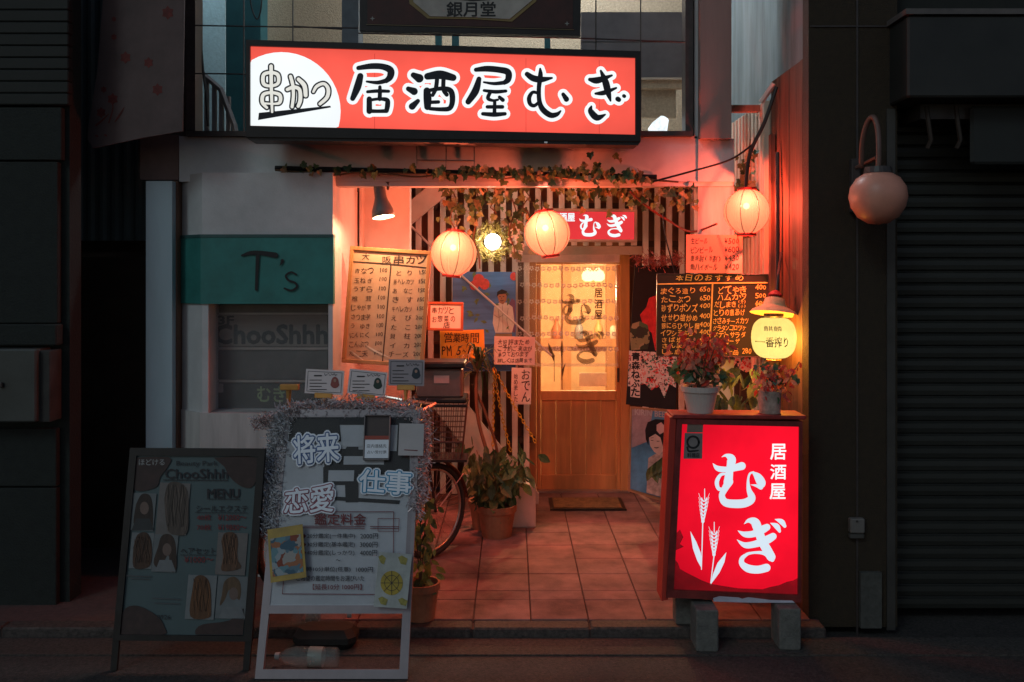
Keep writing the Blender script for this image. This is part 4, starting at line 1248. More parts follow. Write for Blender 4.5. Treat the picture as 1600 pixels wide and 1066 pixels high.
MB().lathe([(r * 1.08, -r * .02), (r * .98, r * .12), (r * .62, r * .30), (r * .5, r * .42), (r * .45, r * .68), (r * .2, r * .78), (.001, r * .79)], 28, HM).build('hat', m_straw, yl, world=False, smooth=True)
MB().lathe([(r * .3, r * .80), (r * .34, r * .86), (r * .15, r * 1.05), (.001, r * 1.1)], 12, HM).build('hat_top', mat('red knot', (.45, .03, .03), .7), yl, world=False)
ylp = Panel('x', 'x', 'x', 1209, 528, 5.25 - r * 1.01)
mbs = MB()
put_text(mbs, ylp, '一番搾り', (1186, 527, 1232, 543), 0, .012)
put_text(mbs, ylp, '麒麟', (1196, 510, 1222, 518), 0, .0)
mo = []
for v in mbs.v:                       # wrap the lettering round the shell
    w = ylp.M @ Vector(v) - yc
    rr = r * 1.012
    if abs(w.z) > r * .25: rr = r * (1.012 - .45 * (abs(w.z) / r - .25) ** 1.5)
    x_ = max(-.95 * rr, min(.95 * rr, w.x))
    mo.append((x_, -math.sqrt(rr * rr - x_ * x_), w.z))
mbs.v = mo
mbs.build('lettering', mat('brown print', (.10, .05, .015), .6), yl, world=False)
bpy.data.objects.remove(ylp.o)
MB().tube([W(1212, 470, 5.25), W(1216, 430, 5.3), W(1221, 395, 5.45)], .008, 6).build('hanging_cord', m_frame, yl)

# clamp lamp over the menu board
lampo = W(592, 289, 5.86)
cl = thing('clamp_lamp', 'grey bell-shaped clamp spotlight over the handwritten menu', 'lamp', lampo)
CM = Matrix.Translation(lampo) @ Euler((R(-7), R(-9), 0)).to_matrix().to_4x4()
u = 5.86 / F
MB().lathe([(7 * u, 0), (9 * u, -4 * u), (9.5 * u, -20 * u), (11 * u, -26 * u), (16.5 * u, -40 * u), (18 * u, -52 * u), (16.8 * u, -52 * u), (15.2 * u, -40 * u), (9.8 * u, -25 * u), (6 * u, -16 * u), (.0002, -15 * u)], 28, CM).build(
    'shade', mat('grey lamp enamel', (.17, .165, .16), .45, var=.15), cl, smooth=True)
MB().lathe([(.0002, -31 * u), (8 * u, -33 * u), (10.5 * u, -42 * u), (8 * u, -48 * u), (.0002, -50 * u)], 16, CM).build('bulb', emit('lamp bulb', (1, .80, .52), 9.0, var=.0), cl, smooth=True)
MB().box(lampo.x - .012, lampo.x + .012, 5.84, 5.88, lampo.z - .01, lampo.z + .06, .004).build('bracket', m_frame, cl)
MB().tube([W(592, 275, 5.83), W(601, 277, 5.82), W(607, 286, 5.82), W(606, 297, 5.82)], [.02, .018, .014, .006], 6).build('clamp_grip', m_frame, cl)
MB().tube([W(592, 276, 5.86), W(592, 268, 5.74)], .012, 6).build('clamp_arm', m_frame, cl)
sp_d = bpy.data.lights.new('lamp_beam', 'POINT')
sp_d.energy = 21
sp_d.color = (1, .58, .30)
sp_d.shadow_soft_size = .02
spo = bpy.data.objects.new('lamp_beam', sp_d)
COL.objects.link(spo)
spo.parent = cl
spo.matrix_local = PM[cl].inverted() @ CM @ Matrix.Translation((0, 0, -51.2 * u))

# round wreath lamp
wr = thing('wreath_lamp', 'dazzling round white lamp ringed by a small green and gold wreath', 'lamp', W(770, 378, 7.2))
wc = W(770, 378, 7.2)
MB().lathe([(.0002, .03), (.035, .026), (.058, .012), (.062, 0), (.05, -.02), (.0002, -.03)], 24, Matrix.Translation(wc) @ Matrix.Rotation(R(90), 4, 'X')).build('bulb', emit('white bulb', (1, .97, .86), 9.0, var=0), wr, smooth=True)
point_light('bulb_light', wc + Vector((0, -.08, 0)), 14, (1, .74, .5), .05, wr)
mb = MB(); rg = random.Random(12)
for k in range(1500):
    a, q_ = rg.uniform(0, 2 * math.pi), rg.gauss(.113, .024)
    p = wc + Vector((q_ * math.cos(a), rg.uniform(-.03, .03), q_ * math.sin(a)))
    t = Vector((rg.uniform(-1, 1), rg.uniform(-1, .3), rg.uniform(-1, 1))).normalized() * .028
    s_ = t.orthogonal().normalized() * .0035
    mb.add([p - s_, p + s_, p + t], [(0, 1, 2)])
mb.build('wreath_tinsel', mat('green gold tinsel', (.16, .13, .035), .35, metal=.3, var=.7, scale=60), wr)
tag(wr.children[-1], kind='stuff')

# stair-hall lamp and the white spotlight in the first-floor opening
h2 = thing('stair_hall_light', 'cold white ceiling light at the left end of the stair hall', 'lamp', (-2.45, 6.76, 4.8))
MB().box(-2.6, -2.3, 6.62, 6.9, 4.79, 4.855, .01).build('diffuser', emit('cold panel diffuser', (.66, .90, 1.0), 34.0, var=0), h2)
MB().box(-2.63, -2.27, 6.59, 6.93, 4.856, 4.859).build('housing', m_rail, h2)
hl = thing('stair_hall_light', 'long cold ceiling light in the middle of the stair hall behind the signs', 'lamp', (.2, 6.7, 4.8))
MB().box(-.3, .7, 6.62, 6.78, 4.79, 4.855, .01).build('diffuser', emit('cold tube diffuser', (.80, .92, 1.0), 85.0, var=0), hl)
MB().box(-.33, .73, 6.60, 6.80, 4.856, 4.859).build('housing', m_rail, hl)
sc_ = W(1032, 196, 6.2)
sl_ = thing('white_spotlight', 'small white spotlight shining low in the first-floor opening', 'lamp', sc_)
MB().lathe([(.0002, .06), (.03, .055), (.055, -.01), (.06, -.06), (.0002, -.061)], 18, Matrix.Translation(sc_) @ Euler((R(35), R(28), 0)).to_matrix().to_4x4()).build('lens_body', emit('spot lens', (.86, .95, 1), 1.2, var=.3, scale=20), sl_, smooth=True)
MB().tube([sc_ + Vector((0, .02, -.03)), sc_ + Vector((.02, .05, -.16))], .012, 6).build('stand', m_frame, sl_)

# dark globe lamp on the right wall
gc = W(1372, 310, 4.72)
gl = thing('globe_lamp', 'unlit white globe lamp on a looped bracket on the dark wall', 'lamp', gc)
gr = 43.5 / F * 4.72
MB().lathe([(.0002, -gr * .95), (gr * .35, -gr * .9), (gr * .7, -gr * .68), (gr * .93, -gr * .32), (gr * 1.01, .05 * gr), (gr * .96, gr * .4), (gr * .75, gr * .72), (gr * .5, gr * .88), (gr * .42, gr * .92)], 36, Matrix.Translation(gc)).build('globe', mat('opal glass with warm light tint', (.56, .24, .17), .42, var=.10, scale=9), gl, smooth=True)  # warm light falling on the white globe is put into its colour
MB().lathe([(gr * .44, gr * .86), (gr * .5, gr * .9), (gr * .46, gr * 1.12), (.01, gr * 1.16)], 20, Matrix.Translation(gc)).build('cap', m_frame, gl)
m_loop = mat('brown iron', (.13, .07, .055), .5, var=.3)
MB().tube(catmull([tuple(W(*p)) for p in ((1346, 262, 4.90), (1347, 225, 4.86), (1354, 195, 4.82), (1364, 183, 4.78), (1371, 200, 4.75), (1373, 230, 4.72), (1372, 266, 4.72))], 6), .014, 8).build('looped_arm', m_loop, gl, smooth=True)
wbox('wall_plate', (1331, 248, 1345, 332), 4.955, .043, m_frame, gl, .004)
MB().tube([W(1338, 262, 4.95), W(1352, 255, 4.88), W(1370, 246, 4.74)], .010, 6).build('stay', m_loop, gl)

# ================================================================== ivy, wires, pipe
pipe = MB().tube([W(430, 263, 5.74), W(1026, 277, 5.74)], .016, 8).build('pipe', m_blackm)
tag(pipe, 'thin black pipe running along the fascia beam carrying the ivy', 'pipe')
def leaf_mesh(kind):
    if kind == 'ivy':
        out = [(0, 0), (.22, .10), (.46, -.02), (.36, -.26), (.44, -.46), (.20, -.58), (0, -1.0)]
    elif kind == 'ovate':
        out = [(0, 0), (.14, -.12), (.25, -.36), (.22, -.62), (.10, -.86), (0, -1.0)]
    else:
        out = [(0, 0), (.06, -.15), (.085, -.45), (.06, -.78), (0, -1.0)]
    pts = out + [(-x, z) for x, z in out[-2:0:-1]]
    n = len(out)
    def bend(x, z):
        return (x, -.10 * abs(x) / .3 - .18 * z * z, z)
    mid = [bend(0, z * -1 / 5) for z in range(6)]
    vs = [bend(*p) for p in out] + [bend(-x, z) for x, z in out[1:-1]]
    # midrib: first and last points; fan both halves against the midrib
    mr = len(vs)
    vs.append(bend(0, -.38))
    fs = []
    for i in range(n - 1):
        fs.append((mr, i + 1, i))
    left = [0] + list(range(n, n + n - 2)) + [n - 1]
    for i in range(len(left) - 1):
        fs.append((mr, left[i], left[i + 1]))
    me = bpy.data.meshes.new(kind + '_leaf')
    me.from_pydata(vs, [], fs)
    me.update()
    return me
def leaf_set(kind, mats_):
    res = []
    for m in mats_:
        me = leaf_mesh(kind)
        me.materials.append(m)
        res.append(me)
    return res
m_ivyg = mat('ivy green', (.12, .17, .065), .5, var=.4, scale=8, rnd=.35, trans=.25)
m_ivyd = mat('ivy dark green', (.05, .095, .045), .45, var=.4, scale=8, rnd=.3, trans=.2)
m_ivyo = mat('ivy amber', (.26, .16, .06), .55, var=.4, scale=8, rnd=.35, trans=.35)
m_ivyr = mat('ivy faded', (.32, .25, .14), .6, var=.35, scale=8, rnd=.3, trans=.3)
IVY = leaf_set('ivy', [m_ivyg, m_ivyd, m_ivyo, m_ivyr])
OV = leaf_set('ovate', [m_ivyg, m_ivyd, mat('yellow variegated leaf', (.30, .32, .09), .5, var=.5, scale=20, rnd=.3, trans=.2)])
BL = leaf_set('blade', [m_ivyg, m_ivyd])
m_redl = mat('red leaf', (.42, .06, .045), .55, var=.4, scale=9, rnd=.4, trans=.3)
m_pinkl = mat('pink orange leaf', (.50, .20, .12), .55, var=.35, scale=9, rnd=.3, trans=.3)
RD = leaf_set('ovate', [m_redl, m_pinkl])
m_stem = mat('brown stem', (.12, .07, .04), .8)

def scatter(parent, meshes, pts, size, rng, name='leaf', face=True, wts=None):
    for p in pts:
        me = rng.choices(meshes, wts)[0] if wts else rng.choice(meshes)
        s_ = size * rng.uniform(.65, 1.25)
        e = Euler((rng.uniform(-.7, .7), rng.uniform(-1.1, 1.1), rng.uniform(-.9, .9))) if face else Euler((rng.uniform(-2.2, .4), rng.uniform(-.5, .5), rng.uniform(0, 6.28)), 'XYZ')
        place(me, None, name, parent, Matrix.Translation(p) @ e.to_matrix().to_4x4() @ Matrix.Scale(s_, 4))

iv = thing('ivy_garland', 'trailing ivy garland with green and amber leaves along the beam over the entrance', 'garland', W(760, 275, 5.72))
rg = random.Random(21)
vine = [W(430 + 45 * k, 266 + (k % 3) * 3 + .02 * 45 * k, 5.72) for k in range(15)]
MB().tube(catmull([tuple(p) for p in vine], 4), .006, 5).build('vine', m_stem, iv)
pts = []
for k in range(26): pts.append(W(rg.uniform(440, 690), rg.gauss(263, 4), 5.70 + rg.uniform(-.03, .03)))
for k in range(250): 
    x = rg.uniform(685, 1010)
    pts.append(W(x, 262 + (x - 690) * .02 + (abs(rg.gauss(0, 9)) - 4 if k % 2 else 20 + abs(rg.gauss(0, 15))), (5.68 + rg.uniform(-.04, .05)) if k % 2 else 5.98 + rg.uniform(-.04, .10)))
for k in range(22): pts.append(W(rg.gauss(955, 30), rg.gauss(266, 12), 5.68 + rg.uniform(-.04, .04)))
for k in range(40): pts.append(W(rg.uniform(985, 1090), rg.gauss(302, 14), 5.80 + rg.uniform(-.05, .1)))
scatter(iv, IVY, pts, .052, rg, wts=[5, 3, 1, 2])
hv = thing('hanging_ivy', 'bunch of ivy hanging down the slats between lantern and wreath lamp', 'plant', W(750, 300, 6.6))
pts = []
for cx_, y0_, y1_, n_ in ((708, 300, 372, 26), (745, 300, 420, 34), (772, 300, 340, 12), (800, 310, 405, 30), (822, 300, 340, 10)):
    vv = [W(cx_ + 6 * math.sin(t * 1.7), y0_ + (y1_ - y0_) * t / 5, 6.6) for t in range(6)]
    MB().tube(vv, .005, 5).build('vine', m_stem, hv)
    for k in range(n_): pts.append(W(rg.gauss(cx_, 10), rg.uniform(y0_, y1_), 6.6 + rg.uniform(-.08, .08)))
pts = [p for p in pts if (p.x / p.y * F + CX - 770) ** 2 + ((H - p.z) / p.y * F + CY - 384) ** 2 > 34 ** 2]
scatter(hv, IVY, pts, .056, rg, wts=[6, 3, .5, 2])
wf = thing('white_flower_spray', 'spray of tiny white artificial flowers right of the wreath lamp', 'flowers', W(808, 372, 6.9))
mb = MB()
for k in range(120):
    p = W(rg.gauss(808, 5), rg.uniform(345, 402), 6.9 + rg.uniform(-.04, .04))
    s_ = rg.uniform(.007, .013)
    mb.add([p + Vector((s_ * math.cos(a), rg.uniform(-.004, .004), s_ * math.sin(a))) for a in [2 * math.pi * q_ / 5 for q_ in range(5)]], [(0, 1, 2, 3, 4)])
tag(mb.build('blossoms', mat('white petals', (.62, .64, .60), .6), wf), kind='stuff')
MB().tube([W(806, 335, 6.9), W(810, 370, 6.9), W(807, 405, 6.9)], .004, 5).build('stem', m_stem, wf)
si = thing('side_ivy', 'thin ivy climbing the side slat screen behind the right lantern', 'plant', W(1165, 260, 6.2))
pts = [Vector((1.53 - rg.uniform(0, .03), d_, rg.uniform(2.05, 2.62))) for d_ in [rg.uniform(5.9, 6.5) for _ in range(46)]]
scatter(si, IVY, pts, .055, rg, wts=[4, 3, 2, 2])
MB().tube([Vector((1.525, 6.4, 2.0)), Vector((1.52, 6.25, 2.3)), Vector((1.525, 6.1, 2.66))], .005, 5).build('vine', m_stem, si)

def wire(name, label, pts, r_=.005, m=None):
    o = MB().tube(catmull([tuple(W(*p)) for p in pts], 8), r_, 6).build(name, m or m_blackm)
    return tag(o, label, 'cable')
wire('power_cable', 'thick black cable running down to the right paper lantern', [(1213, 136, 5.55), (1195, 190, 5.55), (1172, 240, 5.58), (1165, 292, 5.6)], .011)
wire('power_cable', 'thin black cable sagging from the beam to the right wall', [(1020, 284, 5.70), (1080, 268, 5.66), (1140, 250, 5.62), (1176, 226, 5.58)], .006)
wire('power_cable', 'dark cable drooping from the ivy across the small red door sign to the chalkboard', [(985, 300, 5.8), (1010, 322, 5.95), (1045, 345, 6.0), (1080, 362, 5.9), (1120, 350, 5.7)], .007, mat('red brown cable', (.20, .04, .03), .6))
wire('power_cable', 'thin cable hanging over the festival banner', [(1035, 330, 5.85), (1040, 370, 5.85), (1050, 410, 5.85), (1058, 440, 5.85)], .004)
wire('hanging_wire', 'black wire hanging down inside the left of the first-floor opening', [(312, -60, 6.0), (313, 40, 6.0), (316, 95, 6.0), (322, 150, 6.0), (325, 198, 6.0)], .009)
wire('hanging_wire', 'looped wire hanging in front of the tan wall upstairs', [(388, -20, 6.0), (394, 15, 6.0), (402, 30, 6.0), (408, 12, 6.0), (409, -20, 6.0)], .005)
cs = thing('clip_spot', 'small clip-on fitting with white tube on the upper right wall', 'fitting', W(1200, 150, 5.6))
MB().tube([W(1189, 160, 5.6), W(1209, 131, 5.55)], .016, 8).build('tube', mat('dirty white tube', (.6, .5, .46), .5), cs)
wbox('shelf_bracket', (1143, 164, 1188, 174), 5.9, .06, m_brown, cs)

gr_o = thing('window_grille', 'thin dark wire grid across the first-floor opening', 'grille', W(690, 100, 5.70))
for x in (381, 457.5, 931, 1001):
    MB().tube([W(x, -80, 5.70), W(x, 206, 5.70)], .0045, 5).build('bar', m_frame, gr_o)
for (xa, ya), (xb, yb_) in (((305, 40), (560, 44)), ((305, 115), (384, 116)), ((457, 41), (535, 46)), ((906, 60), (1070, 66)), ((560, 52), (906, 60))):
    MB().tube([W(xa, ya, 5.705), W(xb, yb_, 5.705)], .0045, 5).build('bar', m_frame, gr_o)
fg = thing('fascia_grid', 'small wire grid panel on the beam below the red sign', 'grille', W(697, 250, 5.78))
for x in (651, 697, 741):
    MB().tube([W(x, 223, 5.775), W(x, 268, 5.775)], .004, 5).build('bar', m_rail, fg)
for y in (223, 250):
    MB().tube([W(651, y, 5.77), W(741, y + 1, 5.77)], .004, 5).build('bar', m_rail, fg)

# ================================================================== plants
m_terra = mat('terracotta', (.36, .14, .07), .75, var=.25, scale=12, bump=.2)
m_soil = mat('soil', (.03, .02, .015), .95)
def pot(t, c, rt, rb, h, m, rim=True):
    prof = [(.0002, 0), (rb, 0), (rt * .94, h * .8)]
    if rim: prof += [(rt * 1.02, h * .8), (rt * 1.04, h), (rt * .92, h), (rt * .88, h * .88)]
    else: prof += [(rt, h), (rt * .95, h), (rt * .9, h * .9)]
    MB().lathe(prof, 28, Matrix.Translation(c)).build('pot', m, t, smooth=False)
    MB().lathe([(rt * .9, h * .88), (.0002, h * .9)], 20, Matrix.Translation(c)).build('soil', m_soil, t)
rg = random.Random(33)
c = W(776, 838, 6.55); c.z = 0
bu = thing('potted_shrub', 'leafy green shrub in a terracotta pot beside the door', 'potted plant', c)
pot(bu, c, .135, .10, .215, m_terra)
pts = []
for k in range(66):
    a, l_ = rg.uniform(0, 6.28), rg.uniform(.1, .46)
    e_ = c + Vector((math.cos(a) * l_ * .55, math.sin(a) * l_ * .45, .20 + l_ * rg.uniform(.6, 1.05)))
    if k % 3 == 0:
        MB().tube([c + Vector((0, 0, .18)), (c + e_) / 2 + Vector((0, 0, .10)), e_], .004, 4).build('stem', m_stem, bu)
    for j in range(5):
        pts.append(c + (e_ - c) * rg.uniform(.75, 1) + Vector((rg.uniform(-.06, .06), rg.uniform(-.06, .06), rg.uniform(-.02, .06))))
scatter(bu, [BL[1], BL[0], OV[1], OV[0]], pts, .108, rg, wts=[2, 3, 2, 3])
c = W(757, 830, 6.75); c.z = 0
pa = thing('potted_palm', 'tall thin dracaena palm with a tuft of strap leaves behind the chain', 'potted plant', c)
pot(pa, c, .11, .085, .20, m_terra)
top = W(746, 560, 6.75)
MB().tube(catmull([tuple(c + Vector((0, 0, .15))), tuple(W(768, 740, 6.72)), tuple(W(748, 660, 6.75)), tuple(W(744, 610, 6.75)), tuple(top)], 5), .013, 7).build('trunk', m_stem, pa)
MB().tube(catmull([tuple(c + Vector((0, 0, .15))), tuple(W(778, 720, 6.8)), tuple(W(760, 650, 6.8)), tuple(W(738, 600, 6.78))], 5), .010, 7).build('trunk', m_stem, pa)
for k in range(44):
    a = rg.uniform(0, 6.28); L = rg.uniform(.18, .34); up = rg.uniform(.1, 1.7)
    dirv = Vector((math.cos(a), math.sin(a) * .7, 0))
    mb = MB()
    prev = None
    P0 = top + Vector((0, 0, rg.uniform(-.12, .04)))
    for s_ in range(6):
        t = s_ / 5
        p = P0 + dirv * L * t * (1 - .25 * t) + Vector((0, 0, L * (up * t - 1.1 * t * t)))
        w_ = .014 * (1 - t) ** .6 + .001
        sd = Vector((-dirv.y, dirv.x, 0)) * w_
        cur = (p - sd, p + sd)
        if prev: mb.add([prev[0], prev[1], cur[1], cur[0]], [(0, 1, 2, 3)])
        prev = cur
    mb.build('leaf', (m_ivyg, m_ivyd, m_ivyr)[k % 3], pa)
c = W(657, 945, 4.98); c.z = 0
vp = thing('potted_vine', 'variegated trailing plant in a terracotta pot at the edge of the tinsel board', 'potted plant', c)
pot(vp, c, .10, .075, .19, m_terra)
pts = []
for k in range(100):
    pts.append(c + Vector((rg.gauss(.02, .035), rg.uniform(-.06, .05), rg.uniform(.14, .62))))
scatter(vp, OV, pts, .058, rg, wts=[2, 1, 4])
for k in range(3):
    MB().tube([c + Vector((0, 0, .15)), c + Vector((.02 * k - .02, 0, .4)), c + Vector((.03 * k - .03, 0, .62))], .004, 4).build('stem', m_stem, vp)

ztop = PM[fs.o].translation.z
def on_sign(px, py, d_):
    p = W(px, py, d_)
    return p
m_wpot = mat('pale pink plastic pot', (.52, .42, .38), .5, var=.12, scale=6)
zt = W(1150, 648, 4.78).z
c = W(1094, 652, 4.86); c.z = zt
fp = thing('potted_begonia', 'red and green leafy plant in a pale pot on the red floor sign', 'potted plant', c)
pot(fp, c, .094, .065, .135, m_wpot)
pts = []
for k in range(44):
    a, l_ = rg.uniform(0, 6.28), rg.uniform(.03, .15)
    e_ = c + Vector((math.cos(a) * l_, math.sin(a) * l_ * .7, rg.uniform(.17, .38)))
    if k % 3 == 0: MB().tube([c + Vector((0, 0, .11)), e_], .003, 4).build('stem', m_stem, fp)
    for j in range(7): pts.append(e_ + Vector((rg.gauss(0, .02), rg.gauss(0, .02), rg.gauss(0, .03))))
lo = [p for p in pts if p.z < c.z + .26]; hi = [p for p in pts if p.z >= c.z + .26]
scatter(fp, [IVY[0], RD[1], IVY[1], RD[0]], lo, .046, rg, wts=[2, 3, 2, 1])
scatter(fp, [RD[0], RD[1]], hi, .042, rg, wts=[2, 2])
c = W(1203, 657, 4.84); c.z = zt
fp2 = thing('potted_red_flowers', 'small pot of red leaves under the yellow lantern on the floor sign', 'potted plant', c)
pot(fp2, c, .060, .052, .115, mat('printed pot', (.34, .24, .20), .5, var=.5, scale=30), rim=False)
pts = []
for k in range(170):
    pts.append(c + Vector((rg.gauss(.01, .042), rg.gauss(0, .03), min(abs(rg.gauss(.15, .055)) + .02, .24))))
for k in range(9):
    pts.append(c + Vector((.06 + .012 * k, 0, .08 + .022 * k)))
scatter(fp2, [RD[0], RD[1], IVY[1]], pts, .034, rg, wts=[3, 2, 1])
MB().tube([c + Vector((.02, 0, .1)), c + Vector((.08, 0, .14)), c + Vector((.15, 0, .26))], .003, 4).build('stem', m_stem, fp2)
MB().tube([c + Vector((0, 0, .1)), c + Vector((0, 0, .24))], .004, 4).build('stem', m_stem, fp2)
c = W(1148, 690, 5.35); c.z = 0
gp = thing('potted_greenery', 'dark green foliage plant standing behind the red floor sign', 'potted plant', c)
pot(gp, c, .14, .1, .25, m_terra)
pts = [Vector((W(1148, 0, 5.35).x + rg.gauss(0, .085), 5.35 + rg.uniform(-.1, .1), rg.uniform(.85, 1.28) - .0)) for k in range(80)]
scatter(gp, [OV[0], OV[1], BL[0]], pts, .10, rg)
for k in range(5):
    MB().tube([c + Vector((0, 0, .2)), c + Vector((rg.uniform(-.1, .1), rg.uniform(-.05, .05), rg.uniform(.9, 1.2)))], .006, 5).build('stem', m_stem, gp)
c = W(1030, 760, 6.35); c.z = 0
ps = thing('potted_fern_stem', 'arching stem of dark pointed leaves in front of the beer poster', 'potted plant', W(1062, 800, 6.2) * Vector((1, 1, 0)))
cpos = W(1066, 800, 6.2); cpos.z = 0
pot(ps, cpos, .10, .08, .18, m_terra)
arc = catmull([tuple(cpos + Vector((0, 0, .15))), tuple(W(1062, 712, 6.2)), tuple(W(1042, 712, 6.2)), tuple(W(1020, 728, 6.2))], 6)
MB().tube(arc, .005, 5).build('stem', m_stem, ps)
for i, p in enumerate(arc[8:]):
    for sd in (-1, 1):
        place(OV[1 if i % 2 else 0], None, 'leaf', ps, Matrix.Translation(Vector(p)) @ Euler((rg.uniform(-.2, .2), sd * .35 + .1, 0)).to_matrix().to_4x4() @ Matrix.Scale(.10 * rg.uniform(.8, 1.2), 4))

# ================================================================== bicycle
rear, front = Vector((-1.17, 5.32, 0)), Vector((-.515, 6.03, 0))
bd = (front - rear); WB = bd.length
ang = math.atan2(bd.y, bd.x)
bk = thing('bicycle', 'dark city bicycle with wire basket parked behind the sandwich boards', 'bicycle', rear, (0, 0, ang))
m_tyre = mat('tyre rubber', (.03, .022, .018), .8, var=.3)
m_chrome = mat('worn chrome', (.55, .45, .40), .3, metal=1, var=.25, scale=20)
m_bframe = mat('dark bike paint', (.035, .015, .014), .35, var=.2, coat=.4)
m_fend = mat('brown steel fender', (.30, .13, .08), .3, metal=.8, var=.2)
WR = .30
def ring(mb, c, rad, rt, n=48, a0=0, a1=2 * math.pi):
    return mb.tube([(c[0] + rad * math.cos(a0 + (a1 - a0) * k / n), c[1], c[2] + rad * math.sin(a0 + (a1 - a0) * k / n)) for k in range(n + 1)], rt, 7, cap=False)
for cx_ in (0, WB):
    w = ring(MB(), (cx_, 0, WR + .002), WR - .018, .018).build('wheel', m_tyre, bk, world=False, smooth=True)
    ring(MB(), (cx_, 0, WR + .002), WR - .042, .009).build('rim', m_chrome, w, world=False, smooth=True)
    sp = MB()
    for k in range(28):
        a = 2 * math.pi * k / 28
        b = a + (.6 if k % 2 else -.6)
        y = .02 if k % 4 < 2 else -.02
        sp.tube([(cx_ + .02 * math.cos(b), y, WR + .02 * math.sin(b)), (cx_ + (WR - .045) * math.cos(a), 0, WR + (WR - .045) * math.sin(a))], .0014, 4, cap=False)
    sp.build('spokes', m_chrome, w, world=False)
    MB().tube([(cx_, -.045, WR), (cx_, .045, WR)], .018, 10).build('hub', m_chrome, w, world=False)
def fender(c, a0, a1):
    mb = MB()
    n = 18
    for k in range(n):
        A, B = a0 + (a1 - a0) * k / n, a0 + (a1 - a0) * (k + 1) / n
        rr = [(-.026, .012), (-.014, .022), (0, .025), (.014, .022), (.026, .012)]
        for (y0, e0), (y1, e1) in zip(rr, rr[1:]):
            mb.add([(c + (WR + e0) * math.cos(A), y0, WR + (WR + e0) * math.sin(A)), (c + (WR + e1) * math.cos(A), y1, WR + (WR + e1) * math.sin(A)),
                    (c + (WR + e1) * math.cos(B), y1, WR + (WR + e1) * math.sin(B)), (c + (WR + e0) * math.cos(B), y0, WR + (WR + e0) * math.sin(B))], [(0, 1, 2, 3)])
    return mb.build('fender', m_fend, bk, world=False, smooth=True)
fender(WB, R(5), R(130)); fender(0, R(30), R(200))
T = lambda *a, **k: MB().tube(*a, **k)
for y in (-.05, .05):
    T([(WB, y, WR), (WB - .06, y * .8, WR * 2 + .04)], .010).build('fork_blade', m_bframe, bk, world=False)
T([(WB - .06, 0, WR * 2 + .03), (WB - .12, 0, .88)], .017).build('head_tube', m_bframe, bk, world=False)
T([(WB - .09, 0, .74), (.42, 0, .34), (.38, 0, .28)], .018).build('down_tube', m_bframe, bk, world=False)
T([(WB - .10, 0, .80), (.46, 0, .45), (.34, 0, .44)], .016).build('top_tube', m_bframe, bk, world=False)
T([(.38, 0, .26), (.28, 0, .78)], .016).build('seat_tube', m_bframe, bk, world=False)
for y in (-.05, .05):
    T([(0, y, WR), (.38, y * .5, .27)], .009).build('chain_stay', m_bframe, bk, world=False)
    T([(0, y, WR), (.31, y * .5, .62)], .008).build('seat_stay', m_bframe, bk, world=False)
MB().box(.14, .40, -.10, .10, .80, .86, .03).build('saddle', m_tyre, bk, world=False)
T([(WB - .12, 0, .86), (WB - .14, 0, 1.0)], .012).build('stem', m_chrome, bk, world=False)
T([(WB - .36, -.27, .98), (WB - .2, -.26, 1.02), (WB - .12, -.12, 1.0), (WB - .12, .12, 1.0), (WB - .2, .26, 1.02), (WB - .36, .27, .98)], .011).build('handlebar', m_chrome, bk, world=False)
MB().lathe([(.0002, -.03), (.07, -.03), (.075, .0), (.07, .03), (.0002, .03)], 20, Matrix.Translation((.38, 0, .27)) @ Matrix.Rotation(R(90), 4, 'X')).build('chainring', m_chrome, bk, world=False)
for s_ in (1, -1):
    T([(.38, .06 * s_, .27), (.38 + .12 * s_, .07 * s_, .27 - .1 * s_)], .009).build('crank', m_chrome, bk, world=False)
MB().lathe([(.0002, 0), (.032, .0), (.036, .05), (.02, .07), (.0002, .07)], 14, Matrix.Translation((WB + .03, .06, .62)) @ Matrix.Rotation(R(90), 4, 'Y')).build('head_lamp', mat('lamp black', (.03, .03, .03), .3), bk, world=False)
for y in (-.05, .05):
    T([(WB + .26, y * .6, .50), (WB, y, WR)], .0035).build('fender_stay', m_chrome, bk, world=False)
# basket squarely facing the street
bc = W(685, 700, 6.12)
bz0, bz1 = W(0, 712, 6.12).z, W(0, 630, 6.12).z
IB = PM[bk].inverted()
m_wire = mat('brown coated wire', (.14, .06, .045), .45, var=.3)
mb = MB()
def bl_(u, v, t):                       # u -1..1, v depth -1..1, t 0..1 up
    kx = .150 + .035 * t
    ky = .11 + .02 * t
    return IB @ Vector((bc.x + u * kx, bc.y + v * ky, bz0 + (bz1 - bz0) * t))
for i in range(13):
    u_ = -1 + 2 * i / 12
    for v_ in (-1, 1): mb.tube([bl_(u_, v_, 0), bl_(u_, v_, 1)], .0022, 4, cap=False)
    mb.tube([bl_(u_, -1, 0), bl_(u_, 1, 0)], .0022, 4, cap=False)
for i in range(9):
    v_ = -1 + 2 * i / 8
    for u_ in (-1, 1): mb.tube([bl_(u_, v_, 0), bl_(u_, v_, 1)], .0022, 4, cap=False)
for k in range(10):
    t = k / 10
    mb.tube([bl_(-1, -1, t), bl_(1, -1, t), bl_(1, 1, t), bl_(-1, 1, t), bl_(-1, -1, t)], .0022, 4, cap=False)
bsk = mb.build('basket', m_wire, bk, world=False)
MB().tube([bl_(-1, -1, 1), bl_(1, -1, 1), bl_(1, 1, 1), bl_(-1, 1, 1), bl_(-1, -1, 1)], .010, 6).build('basket_rim', mat('black rim', (.02, .018, .018), .4), bsk, world=False)
MB().tube([bl_(-1, -1, .32), bl_(1, -1, .32)], .006, 5).build('basket_band', m_wire, bsk, world=False)
bx = thing('basket_box', 'brown lidded storage box sitting on the bicycle basket', 'box', W(685, 630, 6.05))
